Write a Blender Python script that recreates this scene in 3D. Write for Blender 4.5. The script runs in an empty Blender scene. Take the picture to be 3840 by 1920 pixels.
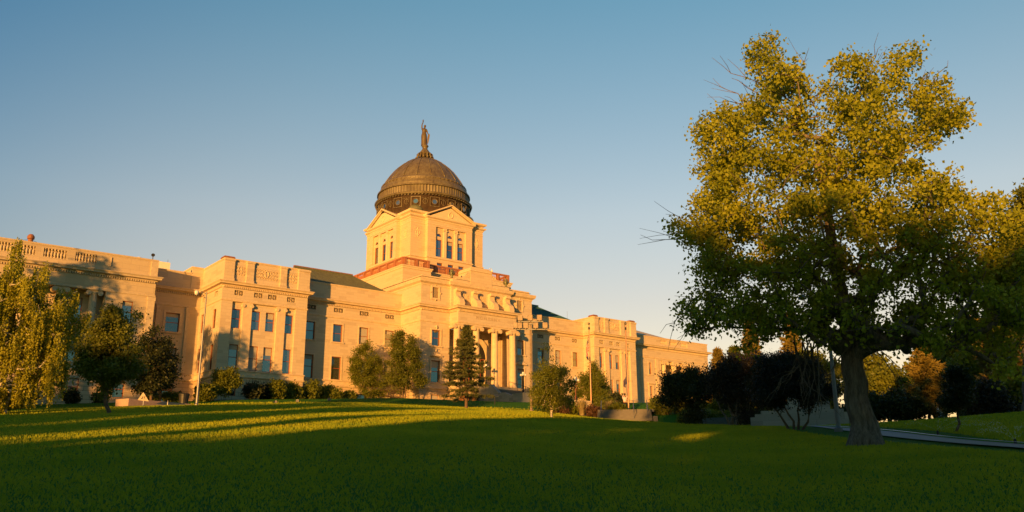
import bpy, math, random
import numpy as np
from mathutils import Vector, Matrix
PI = math.pi
sc = bpy.context.scene
COL = sc.collection

# ------------------------------------------------------------------ helpers
def tag(o, label=None, cat=None, group=None, kind=None):
    if label: o['label'] = label
    if cat: o['category'] = cat
    if group: o['group'] = group
    if kind: o['kind'] = kind
    return o

def thing(name, loc, label, cat, group=None, rz=0.0):
    o = bpy.data.objects.new(name, None); COL.objects.link(o)
    o.location = loc; o.rotation_euler = (0, 0, rz); o.empty_display_size = .2
    return tag(o, label, cat, group)

class MB:
    """collects faces of one mesh; coordinates are given in world space and made
    relative to the parent's location on build"""
    def __init__(s): s.v = []; s.f = []; s.m = []; s.cur = 0
    def quad(s, a, b, c, d):
        n = len(s.v); s.v += [a, b, c, d]; s.f.append((n, n+1, n+2, n+3)); s.m.append(s.cur)
    def poly(s, pts):
        n = len(s.v); s.v += list(pts); s.f.append(tuple(range(n, n+len(pts)))); s.m.append(s.cur)
    def box(s, x0, x1, y0, y1, z0, z1):
        n = len(s.v)
        s.v += [(x0,y0,z0),(x1,y0,z0),(x1,y1,z0),(x0,y1,z0),(x0,y0,z1),(x1,y0,z1),(x1,y1,z1),(x0,y1,z1)]
        for q in ((0,3,2,1),(4,5,6,7),(0,1,5,4),(1,2,6,5),(2,3,7,6),(3,0,4,7)):
            s.f.append(tuple(n+i for i in q)); s.m.append(s.cur)
    def obox(s, c, ax, ay, az, hx, hy, hz):
        """oriented box, axes are unit Vectors"""
        n = len(s.v); c = Vector(c)
        for sx, sy, sz in ((-1,-1,-1),(1,-1,-1),(1,1,-1),(-1,1,-1),(-1,-1,1),(1,-1,1),(1,1,1),(-1,1,1)):
            s.v.append(tuple(c + ax*(sx*hx) + ay*(sy*hy) + az*(sz*hz)))
        for q in ((0,3,2,1),(4,5,6,7),(0,1,5,4),(1,2,6,5),(2,3,7,6),(3,0,4,7)):
            s.f.append(tuple(n+i for i in q)); s.m.append(s.cur)
    def lathe(s, cx, cy, prof, n=24, cap=True, flute=0, a0=0, a1=2*PI):
        b = len(s.v); full = abs(a1-a0-2*PI) < 1e-6; cols = n if full else n+1
        for r, z in prof:
            for i in range(cols):
                a = a0 + (a1-a0)*i/n; rr = r*(1 - (flute if i % 2 else 0))
                s.v.append((cx+rr*math.cos(a), cy+rr*math.sin(a), z))
        for j in range(len(prof)-1):
            for i in range(n):
                i2 = (i+1) % cols
                s.f.append((b+j*cols+i, b+j*cols+i2, b+(j+1)*cols+i2, b+(j+1)*cols+i)); s.m.append(s.cur)
        if cap and full:
            s.f.append(tuple(b+i for i in reversed(range(cols)))); s.m.append(s.cur)
            s.f.append(tuple(b+(len(prof)-1)*cols+i for i in range(cols))); s.m.append(s.cur)
    def tube(s, pts, rads, n=6, cap=True):
        b = len(s.v); P = [Vector(p) for p in pts]
        for i, p in enumerate(P):
            t = (P[min(i+1, len(P)-1)] - P[max(i-1, 0)])
            if t.length < 1e-9: t = Vector((0,0,1))
            t.normalize()
            a = t.cross(Vector((0,0,1)) if abs(t.z) < .9 else Vector((1,0,0))).normalized(); c = t.cross(a)
            r = rads[i] if hasattr(rads, '__len__') else rads
            for k in range(n):
                th = 2*PI*k/n; s.v.append(tuple(p + a*(r*math.cos(th)) + c*(r*math.sin(th))))
        for j in range(len(P)-1):
            for k in range(n):
                k2 = (k+1) % n
                s.f.append((b+j*n+k, b+(j+1)*n+k, b+(j+1)*n+k2, b+j*n+k2)); s.m.append(s.cur)
        if cap:
            s.f.append(tuple(b+k for k in range(n))); s.m.append(s.cur)
            s.f.append(tuple(b+(len(P)-1)*n+k for k in reversed(range(n)))); s.m.append(s.cur)
    def band(s, path, prof, closed=False):
        """moulding along a polyline; outward is to the right of travel; prof = [(offset, z)...]"""
        P = [Vector((p[0], p[1])) for p in path]; n = len(P); N = []
        for i in range(n):
            def nrm(a, b):
                d = (b-a).normalized(); return Vector((d.y, -d.x))
            n1 = nrm(P[i-1], P[i]) if (i > 0 or closed) else None
            n2 = nrm(P[i], P[(i+1) % n]) if (i < n-1 or closed) else None
            if n1 is None: N.append(n2)
            elif n2 is None: N.append(n1)
            else: N.append((n1+n2)/(1+n1.dot(n2)))
        b = len(s.v); m = len(prof)
        for i in range(n):
            for o, z in prof:
                q = P[i] + N[i]*o; s.v.append((q.x, q.y, z))
        for i in range(n if closed else n-1):
            i2 = (i+1) % n
            for j in range(m-1):
                s.f.append((b+i*m+j, b+i2*m+j, b+i2*m+j+1, b+i*m+j+1)); s.m.append(s.cur)
        if not closed:
            s.f.append(tuple(b+j for j in range(m))); s.m.append(s.cur)
            s.f.append(tuple(b+(n-1)*m+j for j in reversed(range(m)))); s.m.append(s.cur)
    def build(s, name, mats, parent=None, smooth=False, label=None):
        me = bpy.data.meshes.new(name)
        off = Vector(parent.matrix_world.translation) if parent else None
        if parent:
            T = wloc(parent); inv = Matrix.Rotation(-wrot(parent), 4, 'Z')
            vs = [tuple(inv @ (Vector(v) - T)) for v in s.v]
        else: vs = s.v
        me.from_pydata(vs, [], s.f)
        if not isinstance(mats, (list, tuple)): mats = [mats]
        for m in mats: me.materials.append(m)
        if len(mats) > 1: me.polygons.foreach_set('material_index', s.m)
        if smooth: me.polygons.foreach_set('use_smooth', [True]*len(me.polygons))
        me.update()
        o = bpy.data.objects.new(name, me); COL.objects.link(o)
        if parent: o.parent = parent
        if label: o['label'] = label
        return o

def wloc(o):
    v = Vector(o.location)
    while o.parent: o = o.parent; v = v + Vector(o.location)
    return v
def wrot(o):
    r = o.rotation_euler.z
    while o.parent: o = o.parent; r += o.rotation_euler.z
    return r

def np_mesh(name, V, F, mat, parent=None, smooth=False):
    V = np.asarray(V, dtype=np.float32); F = np.asarray(F, dtype=np.int32)
    if parent:
        T = wloc(parent); V = V - np.array([T.x, T.y, T.z], dtype=np.float32)
    me = bpy.data.meshes.new(name); k = F.shape[1]
    me.vertices.add(len(V)); me.vertices.foreach_set('co', V.ravel())
    me.loops.add(F.size); me.loops.foreach_set('vertex_index', F.ravel())
    me.polygons.add(len(F)); me.polygons.foreach_set('loop_start', np.arange(0, F.size, k, dtype=np.int32))
    me.polygons.foreach_set('loop_total', np.full(len(F), k, dtype=np.int32))
    if smooth: me.polygons.foreach_set('use_smooth', np.ones(len(F), dtype=bool))
    me.update(calc_edges=True)
    me.materials.append(mat)
    o = bpy.data.objects.new(name, me); COL.objects.link(o)
    if parent: o.parent = parent
    return o

# ------------------------------------------------------------------ materials
class NT:
    def __init__(s, name):
        s.mat = bpy.data.materials.new(name); s.mat.use_nodes = True
        s.t = s.mat.node_tree; s.n = s.t.nodes; s.n.clear()
        s.out = s.n.new('ShaderNodeOutputMaterial'); s.b = s.n.new('ShaderNodeBsdfPrincipled')
        s.t.links.new(s.b.outputs[0], s.out.inputs[0])
    def new(s, t, **k):
        n = s.n.new(t)
        for a, v in k.items(): setattr(n, a, v)
        return n
    def l(s, a, b): s.t.links.new(a, b)
    def noise(s, scale, detail=4, vec=None, rough=.55, dist=0):
        n = s.new('ShaderNodeTexNoise'); n.inputs['Scale'].default_value = scale
        n.inputs['Detail'].default_value = detail; n.inputs['Roughness'].default_value = rough
        n.inputs['Distortion'].default_value = dist
        if vec is not None: s.l(vec, n.inputs['Vector'])
        return n.outputs['Fac']
    def pos(s):
        return s.new('ShaderNodeNewGeometry').outputs['Position']
    def ramp(s, fac, stops, interp='LINEAR'):
        r = s.new('ShaderNodeValToRGB'); r.color_ramp.interpolation = interp
        el = r.color_ramp.elements
        while len(el) < len(stops): el.new(.5)
        for e, (p, c) in zip(el, stops): e.position = p; e.color = (*c, 1) if len(c) == 3 else c
        s.l(fac, r.inputs[0]); return r.outputs[0]
    def math(s, op, a, b=None, clamp=False):
        m = s.new('ShaderNodeMath', operation=op); m.use_clamp = clamp
        for i, v in enumerate((a, b)):
            if v is None: continue
            if hasattr(v, 'links'): s.l(v, m.inputs[i])
            else: m.inputs[i].default_value = v
        return m.outputs[0]
    def mix(s, f, a, b, mode='MIX'):
        m = s.new('ShaderNodeMix', data_type='RGBA', blend_type=mode)
        for i, v in ((0, f), (6, a), (7, b)):
            if hasattr(v, 'links'): s.l(v, m.inputs[i])
            else: m.inputs[i].default_value = v if i == 0 else (*v, 1)
        return m.outputs[2]
    def bump(s, h, strength=.3, dist=.02):
        b = s.new('ShaderNodeBump'); b.inputs['Strength'].default_value = strength; b.inputs['Distance'].default_value = dist
        s.l(h, b.inputs['Height']); s.l(b.outputs[0], s.b.inputs['Normal']); return b
    def set(s, **k):
        for a, v in k.items():
            i = s.b.inputs[a.replace('_', ' ')]
            if hasattr(v, 'links'): s.l(v, i)
            else: i.default_value = (*v, 1) if isinstance(v, tuple) and len(v) == 3 else v
        return s

def plain(name, c, rough=.6, metal=0, var=.25, scale=3.0, bump=.15):
    m = NT(name); f = m.noise(scale, 5, m.pos())
    d = tuple(x*(1-var) for x in c); u = tuple(min(1, x*(1+var)) for x in c)
    m.set(Base_Color=m.ramp(f, [(.3, d), (.7, u)]), Roughness=rough, Metallic=metal)
    if bump: m.bump(m.noise(scale*9, 4, m.pos()), bump, .02)
    return m.mat

def stone(name, ca, cb, cdark, bw=1.1, bh=.38, mortar=.009, groove=.45, patch=.9):
    """ashlar: u = x+y so that it works on both facade directions"""
    m = NT(name); p = m.pos()
    sep = m.new('ShaderNodeSeparateXYZ'); m.l(p, sep.inputs[0])
    u = m.math('ADD', sep.outputs[0], sep.outputs[1])
    cb_ = m.new('ShaderNodeCombineXYZ'); m.l(u, cb_.inputs[0]); m.l(sep.outputs[2], cb_.inputs[1])
    br = m.new('ShaderNodeTexBrick'); m.l(cb_.outputs[0], br.inputs['Vector'])
    br.inputs['Scale'].default_value = 1; br.inputs['Brick Width'].default_value = bw; br.inputs['Row Height'].default_value = bh
    br.inputs['Mortar Size'].default_value = mortar; br.inputs['Mortar Smooth'].default_value = .6; br.inputs['Bias'].default_value = -.1
    br.inputs['Color1'].default_value = (0, 0, 0, 1); br.inputs['Color2'].default_value = (1, 1, 1, 1); br.inputs['Mortar'].default_value = (.4, .4, .4, 1)
    # per-block value
    blk = m.ramp(br.outputs['Color'], [(0, cdark), (.12, ca), (.55, cb), (.9, ca), (1, cdark)])
    # sedimentary streaks, stretched horizontally
    mp = m.new('ShaderNodeMapping'); m.l(cb_.outputs[0], mp.inputs[0]); mp.inputs['Scale'].default_value = (.7, 6, 1)
    st = m.noise(1.3, 6, mp.outputs[0], .65)
    c = m.mix(m.ramp(st, [(.35, (0, 0, 0)), (.75, (1, 1, 1))]), blk, m.mix(.5, blk, cdark))
    big = m.noise(.25, 4, p)
    c = m.mix(m.ramp(big, [(.4, (0, 0, 0)), (.7, (.35, .35, .35))]), c, ca)
    c = m.mix(m.math('MULTIPLY', br.outputs['Fac'], groove), c, tuple(x*.45 for x in cdark))
    m.set(Base_Color=c, Roughness=.85)
    h = m.math('SUBTRACT', m.math('MULTIPLY', m.noise(14, 6, p), .5), m.math('MULTIPLY', br.outputs['Fac'], 1.2))
    m.bump(h, .35, .02)
    return m.mat

def leafmat(name, ca, cb, trans=.35, scale=1.2, rough=.55):
    m = NT(name); p = m.pos()
    f = m.math('ADD', m.math('MULTIPLY', m.noise(scale, 3, p), .6), m.math('MULTIPLY', m.noise(9, 2, p), .4))
    c = m.ramp(f, [(.35, ca), (.65, cb)])
    m.set(Base_Color=c, Roughness=rough); m.b.inputs['Specular IOR Level'].default_value = .35
    tr = m.new('ShaderNodeBsdfTranslucent'); m.l(m.mix(.35, c, (.35, .38, .02)), tr.inputs[0])
    mx = m.new('ShaderNodeMixShader'); mx.inputs[0].default_value = trans
    m.l(m.b.outputs[0], mx.inputs[1]); m.l(tr.outputs[0], mx.inputs[2]); m.l(mx.outputs[0], m.out.inputs[0])
    return m.mat

def barkmat(name, ca, cb, vs=3.0, sc_=6.0, bump=.8):
    m = NT(name); p = m.pos()
    mp = m.new('ShaderNodeMapping'); m.l(p, mp.inputs[0]); mp.inputs['Scale'].default_value = (sc_, sc_, sc_/vs)
    f = m.noise(1, 6, mp.outputs[0], .7)
    m.set(Base_Color=m.ramp(f, [(.3, ca), (.7, cb)]), Roughness=.95)
    m.bump(f, bump, .06); return m.mat

STONE = stone('sandstone_ashlar', (.61,.49,.33), (.645,.525,.36), (.53,.415,.275))
STONE_T = stone('sandstone_tower', (.66,.51,.32), (.68,.53,.335), (.60,.46,.28))
STONE_R = stone('sandstone_rusticated', (.58,.44,.27), (.62,.47,.30), (.50,.37,.22), bw=1.6, bh=.47, mortar=.03, groove=.9)
TRIM = plain('sandstone_trim', (.66,.51,.32), .85, var=.12, scale=2.2)
TRIM_T = plain('sandstone_trim_pale', (.72,.57,.36), .85, var=.08, scale=2.2)
GREYST = stone('granite_wing', (.53,.43,.29), (.57,.46,.31), (.47,.38,.25), bw=1.9, bh=.62, mortar=.012, groove=.5)
GREYTR = plain('granite_trim', (.55,.45,.31), .85, var=.12)
GRANITE = stone('granite_steps', (.30,.29,.27), (.36,.34,.31), (.22,.21,.2), bw=1.0, bh=.42)
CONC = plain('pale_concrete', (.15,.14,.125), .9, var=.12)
TERRA = plain('terracotta_paint', (.38,.15,.07), .7, var=.15)
WOODF = plain('red_brown_window_wood', (.30,.085,.03), .55, var=.2, bump=0)
DARK = plain('dark_void', (.015,.014,.013), .9, bump=0)
IRON = plain('dark_iron', (.03,.03,.03), .5, .3, bump=0)
STEEL = plain('grey_galvanised', (.20,.20,.20), .5, .5, var=.12)
RUST = plain('rusty_metal', (.32,.13,.06), .7, .2)
BLIND = plain('linen_blind', (.42,.38,.31), .9, var=.08, bump=0)
ROOFG = plain('green_grey_roof', (.13,.135,.075), .65, var=.2)
ROOFT = plain('teal_roof', (.055,.14,.12), .55, var=.15)
WHITE = plain('white_paint', (.75,.73,.68), .5, var=.04, bump=0)
ORWOOD = plain('varnished_wood', (.42,.17,.04), .4, var=.15)
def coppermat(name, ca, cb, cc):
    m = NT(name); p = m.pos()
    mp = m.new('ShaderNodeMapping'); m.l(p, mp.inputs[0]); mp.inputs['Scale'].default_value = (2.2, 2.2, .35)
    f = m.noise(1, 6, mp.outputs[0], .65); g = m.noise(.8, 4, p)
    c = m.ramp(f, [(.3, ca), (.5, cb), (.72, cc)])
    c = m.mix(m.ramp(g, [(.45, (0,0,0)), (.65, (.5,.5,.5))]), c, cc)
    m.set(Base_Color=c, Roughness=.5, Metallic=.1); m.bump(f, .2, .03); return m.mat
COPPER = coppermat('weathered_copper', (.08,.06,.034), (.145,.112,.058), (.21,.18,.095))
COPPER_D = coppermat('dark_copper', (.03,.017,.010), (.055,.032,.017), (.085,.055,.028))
GREENC = coppermat('green_copper', (.10,.11,.05), (.15,.15,.07), (.20,.20,.10))
BRONZE = coppermat('bronze', (.05,.034,.016), (.09,.062,.03), (.14,.11,.055))

def glassmat():
    m = NT('window_glass'); p = m.pos()
    f = m.noise(.35, 2, p)
    d = m.new('ShaderNodeBsdfDiffuse'); rnd = m.new('ShaderNodeObjectInfo').outputs['Random']; m.l(m.mix(m.ramp(rnd, [(.55, (0,0,0)), (.6, (1,1,1))]), m.ramp(f, [(.4, (.03,.035,.035)), (.6, (.07,.075,.07))]), (.16,.15,.13)), d.inputs[0])
    g = m.new('ShaderNodeBsdfGlossy'); g.inputs['Roughness'].default_value = .03; g.inputs[0].default_value = (.50,.56,.54,1)
    mx = m.new('ShaderNodeMixShader'); m.l(m.ramp(rnd, [(0, (.45,.45,.45)), (1, (.8,.8,.8))]), mx.inputs[0])
    m.l(d.outputs[0], mx.inputs[1]); m.l(g.outputs[0], mx.inputs[2]); m.l(mx.outputs[0], m.out.inputs[0])
    return m.mat
GLASS = glassmat()
def stripemat():
    return None

# ------------------------------------------------------------------ terrain
EC = [(-60,.03),(-25,.055),(0,.064),(7.6,.0685),(13,.0765),(18,.0805),(24,.0858),(31,.0862),(35,.0815),(40,.0785),(45,.066),(50,.0595),(55,.0570),(61,.0565),(70,.056),(85,.05),(120,.02)]
DC = [(35,90),(50,76),(70,74)]
TER = [(0,7.6),(7.6,7.9),(13,8.4),(18,9.0),(24,9.4),(31,9.7),(36,9.5),(42,9.1),(48,8.8),(56,7.2),(62,5.5),(80,4.5)]
def lerp(t, x):
    if x <= t[0][0]: return t[0][1]
    for (a, b), (c, d) in zip(t, t[1:]):
        if x <= c: return b+(d-b)*(x-a)/(c-a)
    return t[-1][1]
def sstep(a, b, x):
    t = max(0, min(1, (x-a)/(b-a))); return t*t*(3-2*t)
def ground(x, y):
    d = math.hypot(x, y); az = math.degrees(math.atan2(x, y))
    ec = sum(lerp(EC, az+o) for o in (-3, -1.5, 0, 1.5, 3))/5
    dc = lerp(DC, az); k = 1.6/dc**2; g = ec+3.2/dc; D = min(d, 118.)
    z = -1.6+g*D-k*D*D
    if d > 82 and -10 < az < 85:
        # raised plaza / garden terrace round the building
        w = sstep(38, 41, az)*(1-sstep(53, 56, az))
        zr = z*(1-w) + w*max(z, lerp([(82, ec*82), (84, 5.95), (89.5, 6.6), (93, 7.4), (100, 8.2), (110, 8.8)], d))
        zt = lerp(TER, az); q = sstep(88, 108, d)
        z = zr*(1-q) + zt*q
    if az > 95 or az < -45:
        o = min(1, ((az-95) if az > 95 else (-45-az))/45.); o = o*o*(3-2*o)
        z = z*(1-o) + (-1.6-.02*min(d, 200))*o
    z += .6*math.exp(-((x-50)**2+(y-14)**2)/(2*7.5**2))
    z += .05*math.sin(x*.31+1.3)*math.sin(y*.27)*min(1, d/25)
    return z

def grassmat():
    m = NT('mown_grass'); p = m.pos()
    a = m.noise(.12, 5, p); b = m.noise(2.2, 5, p, .7); c = m.noise(28, 3, p, .7)
    mp = m.new('ShaderNodeMapping'); m.l(p, mp.inputs[0]); mp.inputs['Rotation'].default_value = (0, 0, math.radians(38)); mp.inputs['Scale'].default_value = (.15, 1.6, 1)
    st = m.noise(1, 3, mp.outputs[0])
    f = m.math('ADD', m.math('MULTIPLY', a, .3), m.math('ADD', m.math('MULTIPLY', b, .25), m.math('ADD', m.math('MULTIPLY', c, .25), m.math('MULTIPLY', st, .2))))
    col = m.ramp(f, [(.34, (.045,.19,.014)), (.5, (.075,.26,.017)), (.66, (.12,.31,.02))])
    m.set(Base_Color=col, Roughness=.9); m.b.inputs['Specular IOR Level'].default_value = .1
    h = m.math('ADD', m.noise(22, 4, p, .8), m.math('MULTIPLY', m.noise(5, 3, p), .8))
    m.bump(h, 1.0, .35)
    return m.mat
GRASS = grassmat()
MULCH = plain('red_mulch', (.16,.065,.03), .95, var=.4, scale=12, bump=.5)
PATHM = plain('asphalt_path', (.25,.235,.22), .75, var=.12, scale=8, bump=.25)
KERB = plain('wet_kerb_concrete', (.62,.64,.66), .35, var=.08)

def build_ground():
    def axis(lo, hi):
        a = [lo]
        x = lo
        while x < hi:
            d = 0 if -20 < x < 125 else min(abs(x+20), abs(x-125))
            x += 1.25 if d == 0 else 1.25+d*.35
            a.append(x)
        return a
    xs = axis(-2500, 3500); ys = axis(-2500, 3500)
    V = [(x, y, ground(x, y)) for y in ys for x in xs]
    nx = len(xs)
    F = [(j*nx+i, j*nx+i+1, (j+1)*nx+i+1, (j+1)*nx+i) for j in range(len(ys)-1) for i in range(nx-1)]
    o = np_mesh('lawn', V, F, GRASS, smooth=True); tag(o, kind='structure'); return o
build_ground()

E2 = [(46,31,48.5,32.5),(42,27,44.6,28.6),(38.2,23.4,41.2,25.5),(34.0,20.0,37.6,21.9),(30.2,16.9,34.0,18.6),(27.9,14.4,31.1,16.0),(26.4,12.7,28.9,13.9),(24.0,10.2,26.0,11.0),(22.5,8.7,24.3,9.4),(20.2,6.4,22.0,6.7),(16,2.5,17.8,2.3),(10,-3,12,-4)]
def smooth(pts, k=3):
    for _ in range(k):
        q = [pts[0]]
        for a, b in zip(pts, pts[1:]): q += [tuple(.75*i+.25*j for i, j in zip(a, b)), tuple(.25*i+.75*j for i, j in zip(a, b))]
        pts = q+[pts[-1]]
    return pts
E2 = smooth(E2)
def build_blades():
    """short mown blades on the nearest stretch of lawn, one uncountable mass"""
    rng = np.random.default_rng(5)
    n = 640000
    az = np.radians(np.clip(rng.uniform(-16, 94, n)+rng.normal(0, 3, n), -30, 110)); u = rng.random(n); d = 9.0*(92/9.0)**(u**.62)
    keep = ~((d > 80.5) & (az > math.radians(40.5)))
    x = d*np.sin(az); y = d*np.cos(az)
    for p in E2[::2]:
        cx, cy = (p[0]+p[2])/2, (p[1]+p[3])/2; r = math.hypot(p[0]-p[2], p[1]-p[3])/2+.12
        keep &= (x-cx)**2+(y-cy)**2 > r*r
    keep &= (x-25.04)**2+(y-14.17)**2 > .62**2
    x = x[keep]; y = y[keep]; d = d[keep]; n = len(x)
    # bilinear height field sampled on a fine table for speed
    gx = np.arange(-46, 96, .8); gy = np.arange(-34, 96, .8)
    T = np.array([[ground(a, b) for a in gx] for b in gy])
    fx = (x+46)/.8; fy = (y+34)/.8; ix = np.clip(fx.astype(int), 0, len(gx)-2); iy = np.clip(fy.astype(int), 0, len(gy)-2)
    tx = fx-ix; ty = fy-iy
    z = (T[iy, ix]*(1-tx)+T[iy, ix+1]*tx)*(1-ty)+(T[iy+1, ix]*(1-tx)+T[iy+1, ix+1]*tx)*ty
    h = rng.uniform(.018, .04, n)*(1+d/26); w = rng.uniform(.005, .010, n)*(1+d/12); th = rng.uniform(0, 2*PI, n)
    lean = rng.normal(0, .022, (n, 2))
    V = np.zeros((n, 3, 3))
    V[:, 0] = np.stack([x-np.cos(th)*w, y-np.sin(th)*w, z-.01], 1)
    V[:, 1] = np.stack([x+np.cos(th)*w, y+np.sin(th)*w, z-.01], 1)
    V[:, 2] = np.stack([x+lean[:, 0], y+lean[:, 1], z+h], 1)
    F = np.arange(n*3).reshape(n, 3)
    m = leafmat('grass_blades', (.24,.335,.012), (.46,.46,.016), .38, .35, .8)
    o = np_mesh('grass', V.reshape(-1, 3), F, m); tag(o, 'short mown green grass of the sloping lawn', 'grass', kind='stuff')
build_blades()
# ------------------------------------------------------------------ the building
B = thing('capitol_building', (71.1, 105, 9.3), 'long sandstone capitol building with columned portico, square central tower and dark copper dome', 'building')

def PT(pl, pos, u, z, dep=0.0):
    return (u, pos+dep, z) if pl == 'F' else (pos+dep, u, z)
def panel(mb, pl, pos, u0, u1, z0, z1, holes=(), dep=.28, back=False):
    us = sorted({u0, u1, *[h[0] for h in holes], *[h[1] for h in holes]})
    zs = sorted({z0, z1, *[h[2] for h in holes], *[h[3] for h in holes]})
    for a, b in zip(us, us[1:]):
        for c, d in zip(zs, zs[1:]):
            uc = (a+b)/2; zc = (c+d)/2
            if any(h[0] < uc < h[1] and h[2] < zc < h[3] for h in holes): continue
            mb.quad(PT(pl,pos,a,c), PT(pl,pos,b,c), PT(pl,pos,b,d), PT(pl,pos,a,d))
    for a, b, c, d in holes:
        q = lambda u, z, e: PT(pl, pos, u, z, e)
        mb.quad(q(a,c,0), q(a,d,0), q(a,d,dep), q(a,c,dep)); mb.quad(q(b,c,0), q(b,c,dep), q(b,d,dep), q(b,d,0))
        mb.quad(q(a,c,0), q(a,c,dep), q(b,c,dep), q(b,c,0)); mb.quad(q(a,d,0), q(b,d,0), q(b,d,dep), q(a,d,dep))
        if back: mb.quad(q(a,c,dep), q(a,d,dep), q(b,d,dep), q(b,c,dep))
def wbox(mb, pl, pos, u0, u1, z0, z1, out, into=.05):
    """box standing `out` proud of a wall plane"""
    if pl == 'F': mb.box(u0, u1, pos-out, pos+into, z0, z1)
    else: mb.box(pos-out, pos+into, u0, u1, z0, z1)

BR = random.Random(4)
def window(pl, pos, u0, u1, z0, z1, dep=.22, rail=True, blind=0, wood=None):
    f = MB(); t = .075; e0 = pos+dep-.06; e1 = pos+dep+.05
    def b(a, c, d, e, p0=e0, p1=e1):
        if pl == 'F': f.box(a, c, p0, p1, d, e)
        else: f.box(p0, p1, a, c, d, e)
    b(u0, u0+t, z0, z1); b(u1-t, u1, z0, z1); b(u0+t, u1-t, z0, z0+t); b(u0+t, u1-t, z1-t, z1)
    if rail:
        zm = (z0+z1)/2; b(u0+t, u1-t, zm-.035, zm+.035, e0+.02, e1)
    w = f.build('window', wood or WOODF, B)
    g = MB(); q = pos+dep+.02
    P = [PT(pl, q, u0+t, z0+t), PT(pl, q, u1-t, z0+t), PT(pl, q, u1-t, z1-t), PT(pl, q, u0+t, z1-t)]
    g.poly(P); g.build('pane', GLASS, w)
    blind = blind or (BR.choice((0, 0, .18, .3, .5, .95)) if z1-z0 > 1.6 else 0)
    if blind:
        c = MB(); q = pos+dep+.006
        c.poly([PT(pl, q, u0+t, z1-t-(z1-z0)*blind), PT(pl, q, u1-t, z1-t-(z1-z0)*blind), PT(pl, q, u1-t, z1-t), PT(pl, q, u0+t, z1-t)]); c.build('blind', BLIND, w)
    return w

def grille(pl, pos, u0, u1, z0, z1, dep=.16):
    g = MB(); g.cur = 1
    if pl == 'F': g.box(u0, u1, pos+dep, pos+dep+.05, z0, z1)
    else: g.box(pos+dep, pos+dep+.05, u0, u1, z0, z1)
    g.cur = 0; n = 2; cu = (u1-u0)/n; zc = (z0+z1)/2; hz = (z1-z0)/2
    for i in range(n):
        c = u0+cu*(i+.5)
        for k in range(4):
            a = PI*k/4; L = min(1/max(abs(math.cos(a)), 1e-6)*cu/2, 1/max(abs(math.sin(a)), 1e-6)*hz)
            d = (math.cos(a)*L, math.sin(a)*L)
            p, q = (PT(pl, pos+dep-.04, c-d[0], zc-d[1]), PT(pl, pos+dep-.04, c+d[0], zc+d[1]))
            g.tube([p, q], .022, 4)
        if i: g.tube([PT(pl, pos+dep-.04, u0+cu*i, z0), PT(pl, pos+dep-.04, u0+cu*i, z1)], .03, 4)
    return g.build('grille', [TRIM, DARK], B)

ZC = 23.45
def surround(mb_, pl, pos, u0, u1, z0, z1, w=.16, out=.055, sill=True):
    mb = MB()
    wbox(mb, pl, pos, u0-w, u0, z0, z1, out); wbox(mb, pl, pos, u1, u1+w, z0, z1, out)
    wbox(mb, pl, pos, u0-w, u1+w, z1, z1+w, out+.003)
    if sill: wbox(mb, pl, pos, u0-w-.08, u1+w+.08, z0-.16, z0, out+.09)
    return mb.build('window_surround', GREYTR if mb_ == 'g' else TRIM, B)

def voussoirs(mb, pl, pos, u0, u1, z1):
    c = (u0+u1)/2
    for k in range(-2, 3):
        a = k*.23; p0 = (c+(u1-u0)*.24*k, z1+.08); p1 = (p0[0]+math.sin(a)*.6, z1+.62)
        P, Q = PT(pl, pos-.004, *p0), PT(pl, pos-.004, *p1)
        mb.tube([P, Q], .022, 4)

def spiral(mb, pl, pos, cu, cz, r, turns=1.4, sgn=1, a0=0, th=.045):
    pts = []; n = 16
    for i in range(n+1):
        t = i/n; a = a0+sgn*t*turns*2*PI; rr = r*(1-.8*t)
        pts.append(PT(pl, pos, cu+rr*math.cos(a), cz+rr*math.sin(a)))
    mb.tube(pts, [th*(1-.3*i/n) for i in range(n+1)], 5)
def relief(name, pl, pos, u0, u1, z0, z1, mat, cartouche=False):
    mb = MB(); w = u1-u0; h = z1-z0; c = (u0+u1)/2; zc = (z0+z1)/2
    nx = max(1, int(round(w/2/.42)))
    for s in (-1, 1):
        for i in range(nx):
            for j in range(3):
                cu = c+s*w/2*((i+.6)/nx)*.86; cz = z0+h*(j+.5)/3
                spiral(mb, pl, pos-.01, cu, cz, min(w/nx/4.4, h/5.2), 1.3, s*(1 if (i+j) % 2 else -1), PI*(i+j), .05)
        mb.tube([PT(pl,pos,c+s*w*.08,z0+.1*h), PT(pl,pos,c+s*w*.22,z0+.45*h), PT(pl,pos,c+s*w*.1,z1-.1*h)], .05, 5)
    if cartouche:
        pts = [PT(pl, pos-.02, c+.24*math.cos(a)*(1 if math.sin(a) > 0 else .9), zc+.42*math.sin(a)) for a in [2*PI*k/16 for k in range(17)]]
        mb.tube(pts, .07, 6)
    return mb.build(name, mat, B)

def volume(name, x0, x1, yf, yb, z0, z1, front=(), left=(), mat=STONE, zsplit=12.2, top=True, right=True, yleft=None, dep=.28):
    """front wall at y=yf, left wall at x=x0, back and right closed; openings as (u0,u1,z0,z1)"""
    up = MB(); lo = MB()
    for mb, a, b in ((lo, z0, zsplit), (up, zsplit, z1)):
        if b <= a: continue
        hs = lambda L: [h for h in L if h[2] >= a-1e-6 and h[3] <= b+1e-6]
        panel(mb, 'F', yf, x0, x1, a, b, hs(front), dep); panel(mb, 'L', x0, yf, yleft or yb, a, b, hs(left), dep)
        if right: mb.quad((x1,yf,a),(x1,yb,a),(x1,yb,b),(x1,yf,b))
        mb.quad((x0,yb,a),(x0,yb,b),(x1,yb,b),(x1,yb,a))
    if top: up.quad((x0,yf,z1),(x1,yf,z1),(x1,yb,z1),(x0,yb,z1))
    o = up.build(name, mat, B)
    if lo.v: lo.build(name, STONE_R, B)
    return o

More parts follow.
